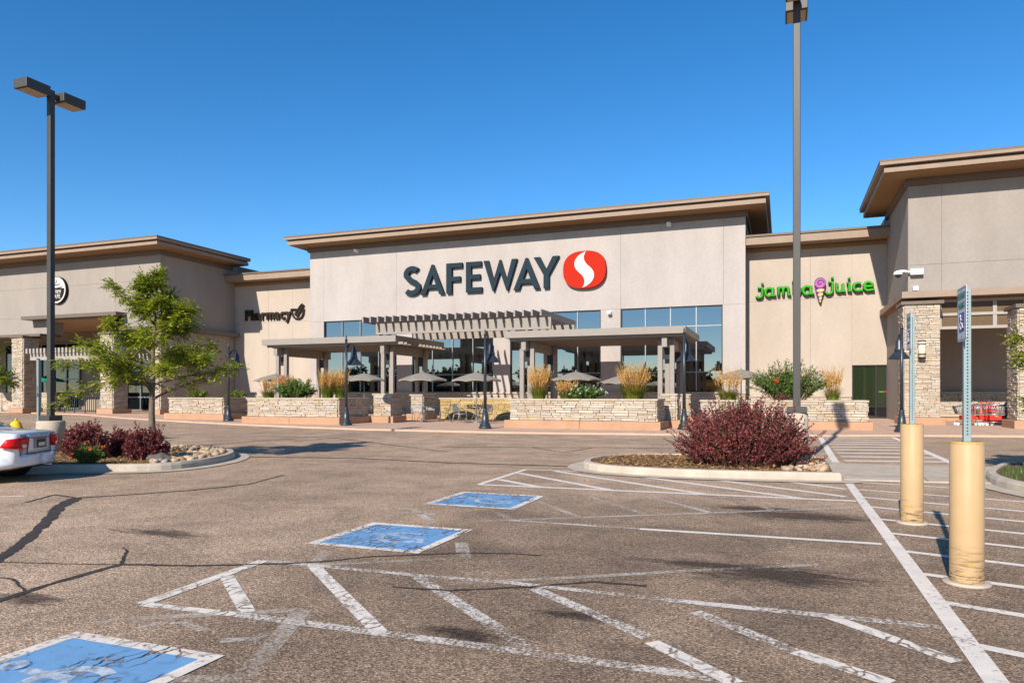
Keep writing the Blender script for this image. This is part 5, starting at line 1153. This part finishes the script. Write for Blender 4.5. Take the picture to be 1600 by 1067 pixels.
def barberry(c, rx, ry, h, label, seed, nstem=420, per=26, green=0):
    rnd = random.Random(seed); c = Vector(c); t = empty('barberry_shrub', c, label, 'shrub', 'dark red barberry shrubs'); tw, lf, gr = MB(), MB(), MB()
    for i in range(nstem):
        a = rnd.uniform(0, 2 * math.pi); rr = math.sqrt(rnd.random()); el = rnd.uniform(0.1, 1.0)
        top = Vector((math.cos(a) * rx * rr, math.sin(a) * ry * rr, h * (0.10 + 0.90 * math.sqrt(max(0, 1 - rr ** 2.6 * 0.97))) * (rnd.uniform(0.45, 1.06) if rnd.random() < 0.5 else rnd.uniform(0.82, 1.06))))
        if rnd.random() < 0.10: top *= rnd.uniform(1.08, 1.28)
        b = Vector((top.x * 0.55, top.y * 0.55, -0.02)); m = Vector((top.x * 0.80, top.y * 0.80, top.z * 0.72)); pts = []
        for k in range(7):
            f = k / 6; pts.append(c + b * (1 - f) ** 2 + m * 2 * f * (1 - f) + top * f * f + rv(rnd, 0.008))
        tw.tube(pts, [0.006, 0.005, 0.0045, 0.004, 0.0035, 0.003, 0.002], 3, cap=False)
        mb = gr if rnd.random() < green else lf
        for k in range(per):
            f = 0.16 + 0.84 * (k + rnd.random()) / per; i0 = min(5, int(f * 6)); p = pts[i0].lerp(pts[i0 + 1], f * 6 - i0)
            d = (rv(rnd, 0.8) + (pts[i0 + 1] - pts[i0]).normalized() * 0.5 + Vector((0, 0, 0.3))).normalized(); leaf(mb, p, d, rv(rnd).normalized(), rnd.uniform(0.035, 0.065), rnd.uniform(0.011, 0.019))
    tw.build('stems', 'twig', t); lf.build('foliage', 'leaf_barberry', t)
    if gr.v: gr.build('fresh_leaves', 'leaf_green', t)
    return t
c = G(1163, 733, 0.125); barberry((c.x - 0.1, c.y + 0.75, 0.125), 1.30, 0.85, 1.20, 'broad dark red barberry spilling round the light pole base', 21, 900, 30, 0.035)
c = G(120, 718, 0.125); barberry((c.x - 0.1, c.y + 0.3, 0.125), 0.50, 0.45, 0.74, 'dark red barberry at the foot of the concrete drum', 22, 300, 24)
c = G(207, 720, 0.125); barberry((c.x + 0.05, c.y + 0.3, 0.125), 0.52, 0.42, 0.66, 'dark red barberry at the foot of the young tree', 23, 300, 24)
c = G(172, 712, 0.125); barberry((c.x, c.y + 0.3, 0.125), 0.36, 0.34, 0.56, 'smaller dark red barberry between two larger ones', 24, 160, 24)
c = G(68, 705, 0.125); barberry((c.x - 0.6, c.y + 1.2, 0.125), 0.45, 0.4, 0.45, 'low dark barberry between the hydrant and the concrete drum', 25, 120, 20)

def bush(c, rx, ry, h, label, seed, n=2600, mat='leaf_green', flowers=None, nf=0, ls=(0.05, 0.10), name='leafy_shrub', group=None, cat='shrub', top_only=True, fspot=None):
    rnd = random.Random(seed); c = Vector(c); t = empty(name, c, label, cat, group); tw, lf, fl = MB(), MB(), MB(); tips = []
    for i in range(int(n / 36)):
        a = rnd.uniform(0, 2 * math.pi); rr = math.sqrt(rnd.random()); top = Vector((math.cos(a) * rx * rr, math.sin(a) * ry * rr, h * (0.25 + 0.75 * math.sqrt(max(0, 1 - rr * rr * 0.9))) * rnd.uniform(0.6, 1.12)))
        b = Vector((top.x * 0.35, top.y * 0.35, -0.02)); pts = [c + b.lerp(top, k / 5) + Vector((0, 0, 0.10 * h * math.sin(math.pi * k / 5))) + rv(rnd, 0.012) for k in range(6)]
        tw.tube(pts, [0.008, 0.007, 0.006, 0.005, 0.004, 0.003], 3, cap=False); tips.append(pts[-1])
        for k in range(36):
            f = 0.18 + 0.82 * (k + rnd.random()) / 36; i0 = min(4, int(f * 5)); p = pts[i0].lerp(pts[i0 + 1], f * 5 - i0) + rv(rnd, 0.025)
            leaf(lf, p, (rv(rnd, 0.8) + Vector((0, 0, 0.25))).normalized(), rv(rnd).normalized(), rnd.uniform(*ls), rnd.uniform(*ls) * 0.30)
    if flowers:
        for i in range(nf):
            p = rnd.choice(tips) + rv(rnd, 0.03)
            if fspot is not None:
                p = c + Vector(fspot[:3]) + rv(rnd, fspot[3])
            for k in range(7): leaf(fl, p, (rv(rnd, 1.0) + Vector((0, -0.3, 0.5))).normalized(), rv(rnd).normalized(), rnd.uniform(0.04, 0.07), 0.02)
    tw.build('stems', 'twig', t); lf.build('foliage', mat, t)
    if fl.v: fl.build('flowers', flowers, t)['kind'] = 'stuff'
    return t
def grass_clump(c, r, hb, hp, label, seed, nb=420, npl=130, group='feather reed grass clumps in the planters'):
    r *= 1.3; npl = int(npl * 1.35); nb = int(nb * 1.3); hp *= 1.06
    rnd = random.Random(seed); c = Vector(c); t = empty('reed_grass', c, label, 'grass', group); bl, pl, sm_ = MB(), MB(), MB()
    for i in range(nb):
        a = rnd.uniform(0, 6.283); q = r * 0.45 * math.sqrt(rnd.random()); b = c + Vector((math.cos(a) * q, math.sin(a) * q, -0.02)); h = hb * rnd.uniform(0.55, 1.1); out = Vector((math.cos(a), math.sin(a), 0)) * r * rnd.uniform(0.2, 0.95); w = 0.011
        sd = Vector((-math.sin(a), math.cos(a), 0)) * w; vs = []
        for k in range(4):
            f = k / 3; p = b + out * f * f + Vector((0, 0, h * (f - 0.18 * f * f * f))); ww = (1 - f * 0.9); vs += [p - sd * ww, p + sd * ww]
        bl.add(vs, [(0, 1, 3, 2), (2, 3, 5, 4), (4, 5, 7, 6)])
    for i in range(npl):
        a = rnd.uniform(0, 6.283); q = r * 0.4 * math.sqrt(rnd.random()); b = c + Vector((math.cos(a) * q, math.sin(a) * q, 0)); h = hp * rnd.uniform(0.60, 1.07); out = Vector((math.cos(a), math.sin(a), 0)) * r * rnd.uniform(0.05, 0.72) + Vector((0.03, 0, 0))
        p0, p1 = b, b + out + Vector((0, 0, h)); pm = b + out * 0.45 + Vector((0, 0, h * 0.60)); sm_.tube([p0, pm], 0.003, 3, cap=False)
        for k in range(15):
            f = k / 14; p = pm.lerp(p1, f) + rv(rnd, 0.006); d = (Vector((0, 0, 1)) + out * 0.7 + rv(rnd, 0.22)).normalized(); leaf(pl, p, d, rv(rnd).normalized(), 0.085 * (1.15 - 0.5 * f), 0.014 * (1.1 - 0.6 * f))
    bl.build('blades', 'blade_green', t); pl.build('plumes', 'plume_gold', t); sm_.build('stalks', 'plume_gold', t); return t
def on(u, Y, z): return (XU(u, Y), Y, z)
zL, zM, zJ, z0p = ZP(460, 621.5, YL) - 0.045, ZP(900, 623, YMd) - 0.045, ZP(1200, 625, YJ) - 0.045, ZP(300, 621, Y0) - 0.045
grass_clump(on(512, YL + 1.1, zL), 0.42, 0.85, 1.28, 'tall double gold grass clump at the end of the pharmacy side planter', 31); grass_clump(on(532, YL + 1.5, zL), 0.40, 0.85, 1.32, 'gold grass clump just behind the second lamp post', 32)
grass_clump(on(420, YL + 1.2, zL), 0.42, 0.62, 0.98, 'thin straw grass clump left of the red flowered shrub', 33, 300, 60); grass_clump(on(448, YL + 1.7, zL), 0.40, 0.7, 1.1, 'gold grass clump behind the red flowered shrub', 34, 260, 80)
bush(on(458, YL + 1.0, zL), 1.15, 0.6, 0.92, 'green shrub with red flowers between gold grass clumps', 35, 4600, flowers='flower_orange', nf=16, fspot=(-0.45, -0.3, 0.95, 0.10)); bush(on(478, YL + 1.2, zL), 0.62, 0.5, 1.0, 'looser olive shrub beside the red flowered shrub', 36, 1300, flowers='flower_orange', nf=3)
grass_clump(on(842, YMd + 0.9, zM), 0.45, 0.75, 1.32, 'tallest gold grass clump beside the white canopy posts', 41, 420, 170); grass_clump(on(884, YMd + 0.9, zM), 0.40, 0.5, 0.75, 'short straw grass clump beside the white flowers', 42, 260, 70)
bush(on(913, YMd + 0.9, zM), 0.95, 0.55, 0.62, 'low green shrub covered with white flowers', 43, 3400, flowers='flower_white', nf=85); grass_clump(on(990, YMd + 0.9, zM), 0.62, 0.82, 1.36, 'broad gold grass clump at the right end of the long planter', 44, 620, 190)
grass_clump(on(1138, YJ + 1.0, zJ), 0.55, 0.65, 1.32, 'green grass with thin plumes at the left end of its planter', 51, 420, 70); grass_clump(on(1301, YJ + 1.0, zJ), 0.38, 0.7, 1.32, 'narrow straw grass clump right of the big leafy shrub', 52, 260, 70)
bush(on(1232, YJ + 1.1, zJ), 1.80, 0.9, 1.62, 'big leafy shrub with orange flowers and upright grey pole before it', 53, 9500, flowers='flower_orange', nf=36); bush(on(1213, YJ + 0.6, zJ), 0.25, 0.25, 0.9, 'small sprig of orange flowers in the leafy shrub', 54, 150, flowers='flower_orange', nf=14, fspot=(0, -0.2, 0.85, 0.06))
bush(on(309, Y0 + 1.2, z0p), 0.80, 0.6, 0.50, 'low bright green shrub in the short left planter', 61, 1600, 'blade_green'); bush(on(369, Y0 + 1.5, z0p), 0.72, 0.5, 0.45, 'low yellow green shrub behind the first lamp post', 62, 1300, 'blade_green')
c = G(126, 727, 0.125); bush((c.x, c.y + 0.15, 0.125), 0.34, 0.3, 0.40, 'small green rose bush with pink tips on the mulch', 63, 1500, ls=(0.03, 0.06), flowers='flower_orange', nf=7)

# mulch, cobbles, boulder, lawn in the islands
def inside(poly, x, y):
    r_ = False
    for i in range(len(poly)):
        (xa, ya), (xb, yb) = poly[i], poly[i - 1]
        if (ya > y) != (yb > y) and x < (xb - xa) * (y - ya) / (yb - ya) + xa: r_ = not r_
    return r_
def scatter_mulch(poly, box_, n, seed):
    rnd = random.Random(seed); mb = MB(); pol = offset_poly(poly, 0.2)
    for i in range(n):
        x, y = rnd.uniform(box_[0], box_[1]), rnd.uniform(box_[2], box_[3])
        if not inside(pol, x, y): continue
        p = Vector((x, y, 0.128 + abs(rnd.gauss(0, 0.012)))); d = Vector((rnd.gauss(0, 1), rnd.gauss(0, 1), rnd.gauss(0, 0.25))).normalized(); leaf(mb, p, d, Vector((rnd.gauss(0, .4), rnd.gauss(0, .4), 1)).normalized(), rnd.uniform(0.04, 0.11), rnd.uniform(0.006, 0.014))
    return mb
tag(scatter_mulch(islL, (-19, -11.2, 9.2, 14.5), 12000, 71).build('bark_mulch', 'mulch'), 'orange bark mulch under the shrubs on the left island', 'mulch', kind='stuff')
tag(scatter_mulch(islM, (-3.9, 0.9, 13, 16.7), 9000, 72).build('bark_mulch', 'mulch'), 'brown bark mulch under the broad barberry', 'mulch', kind='stuff')
def cobbles(spots, label, seed, smin=0.05, smax=0.13):
    rnd = random.Random(seed); mb = MB(); bm = bmesh.new(); bmesh.ops.create_icosphere(bm, subdivisions=2, radius=1); V = [v.co.copy() for v in bm.verts]; F = [[v.index for v in f.verts] for f in bm.faces]; bm.free()
    for poly, n in spots:
        xs = [p[0] for p in poly]; ys = [p[1] for p in poly]; k = 0
        while k < n:
            x, y = rnd.uniform(min(xs), max(xs)), rnd.uniform(min(ys), max(ys))
            if not inside(poly, x, y): continue
            k += 1; s = rnd.uniform(smin, smax); M = Matrix.Translation((x, y, 0.13 + s * 0.25)) @ Euler((rnd.gauss(0, .2), rnd.gauss(0, .2), rnd.uniform(0, 6.28))).to_matrix().to_4x4() @ Matrix.Diagonal((s * rnd.uniform(0.9, 1.4), s * rnd.uniform(0.7, 1.0), s * rnd.uniform(0.45, 0.7), 1)); ph = rnd.uniform(0, 6)
            mb.add([M @ (v * (1 + 0.10 * math.sin(3 * v.x + ph) * math.cos(2.5 * v.y + ph))) for v in V], F, True)
    return tag(mb.build('river_cobbles', 'river_stone'), label, 'cobbles', kind='stuff')
il = offset_poly(islL, 0.26)
cl = [p for p in il if p[0] > -12.9 and p[1] > 10.5] + [(-13.1, 14.0), (-12.6, 12.4), (-12.1, 11.2)]
ccx, ccy = sum(p[0] for p in cl) / len(cl), sum(p[1] for p in cl) / len(cl); cl = sorted(cl, key=lambda p: math.atan2(p[1] - ccy, p[0] - ccx))
cobbles([(cl, 170), ([(-17, 13.3), (-13.2, 13.2), (-13.2, 14.2), (-17, 14.2)], 60)], 'pale river cobbles at the rounded tip of the left island', 75, 0.04, 0.10)
cobbles([([(0.0, 13.72), (0.75, 13.75), (0.75, 15.4), (0.5, 15.4)], 46)], 'few pale cobbles at the foot of the right light pole', 76, 0.04, 0.10)
ir = offset_poly(islR, 0.3); cobbles([([(4.3, 15.6), (10, 15.6), (10, 17.0), (4.4, 16.8)], 330)], 'pale river cobbles on the right island behind the grass', 77, 0.06, 0.14)
c = G(239, 721, 0.125); bm = bmesh.new(); bmesh.ops.create_icosphere(bm, subdivisions=3, radius=1); rr = random.Random(4); mb = MB()
mb.add([(c.x + v.co.x * 0.30 * (1 + .12 * math.sin(5 * v.co.y)), c.y + 0.15 + v.co.y * 0.2 * (1 + .1 * math.sin(4 * v.co.z + 2 * v.co.x)), 0.14 + v.co.z * 0.15 * (1 + .12 * math.sin(6 * v.co.x + v.co.y * 3))) for v in bm.verts], [[v.index for v in f.verts] for f in bm.faces], False); bm.free()
tag(mb.build('boulder', 'boulder_grey'), 'dark grey boulder on the cobbles below the young tree', 'boulder')
mb = MB(); rnd = random.Random(78)
for i in range(9000):
    x, y = rnd.uniform(3.4, 9), rnd.uniform(9, 15.7)
    if not inside(offset_poly(islR, 0.22), x, y) or y > 15.6: continue
    a = rnd.uniform(0, 6.28); b = Vector((x, y, 0.12)); h = rnd.uniform(0.05, 0.11); o = Vector((math.cos(a), math.sin(a), 0)) * 0.04; s = Vector((-math.sin(a), math.cos(a), 0)) * 0.006
    mb.add([b - s, b + s, b + o + Vector((0, 0, h))], [(0, 1, 2)])
tag(mb.build('lawn_grass', 'leaf_green'), 'patch of green lawn grass on the right island', 'grass', kind='stuff')

# distant wood behind the viewer, mirrored in the shop windows
mb = MB(); rnd = random.Random(90)
for i in range(110):
    cx_, cy_, h, w = -190 + i * 3.4 + rnd.uniform(-1, 1), -130 + rnd.uniform(-12, 12), rnd.uniform(7, 12), rnd.uniform(2.8, 4.8)
    mb.tube([(cx_, cy_, -0.1), (cx_, cy_, h * 0.5)], 0.2, 5)
    for k in range(560):
        v = rv(rnd, 1).normalized() * rnd.random() ** 0.4; p = Vector((cx_ + v.x * w, cy_ + v.y * w, h * 0.5 + v.z * h * 0.5)); leaf(mb, p, rv(rnd).normalized(), rv(rnd).normalized(), rnd.uniform(1.0, 1.9), 0.6)
tag(mb.build('distant_trees', 'far_leaf'), 'belt of distant trees reflected in the store windows', 'wood', kind='stuff')
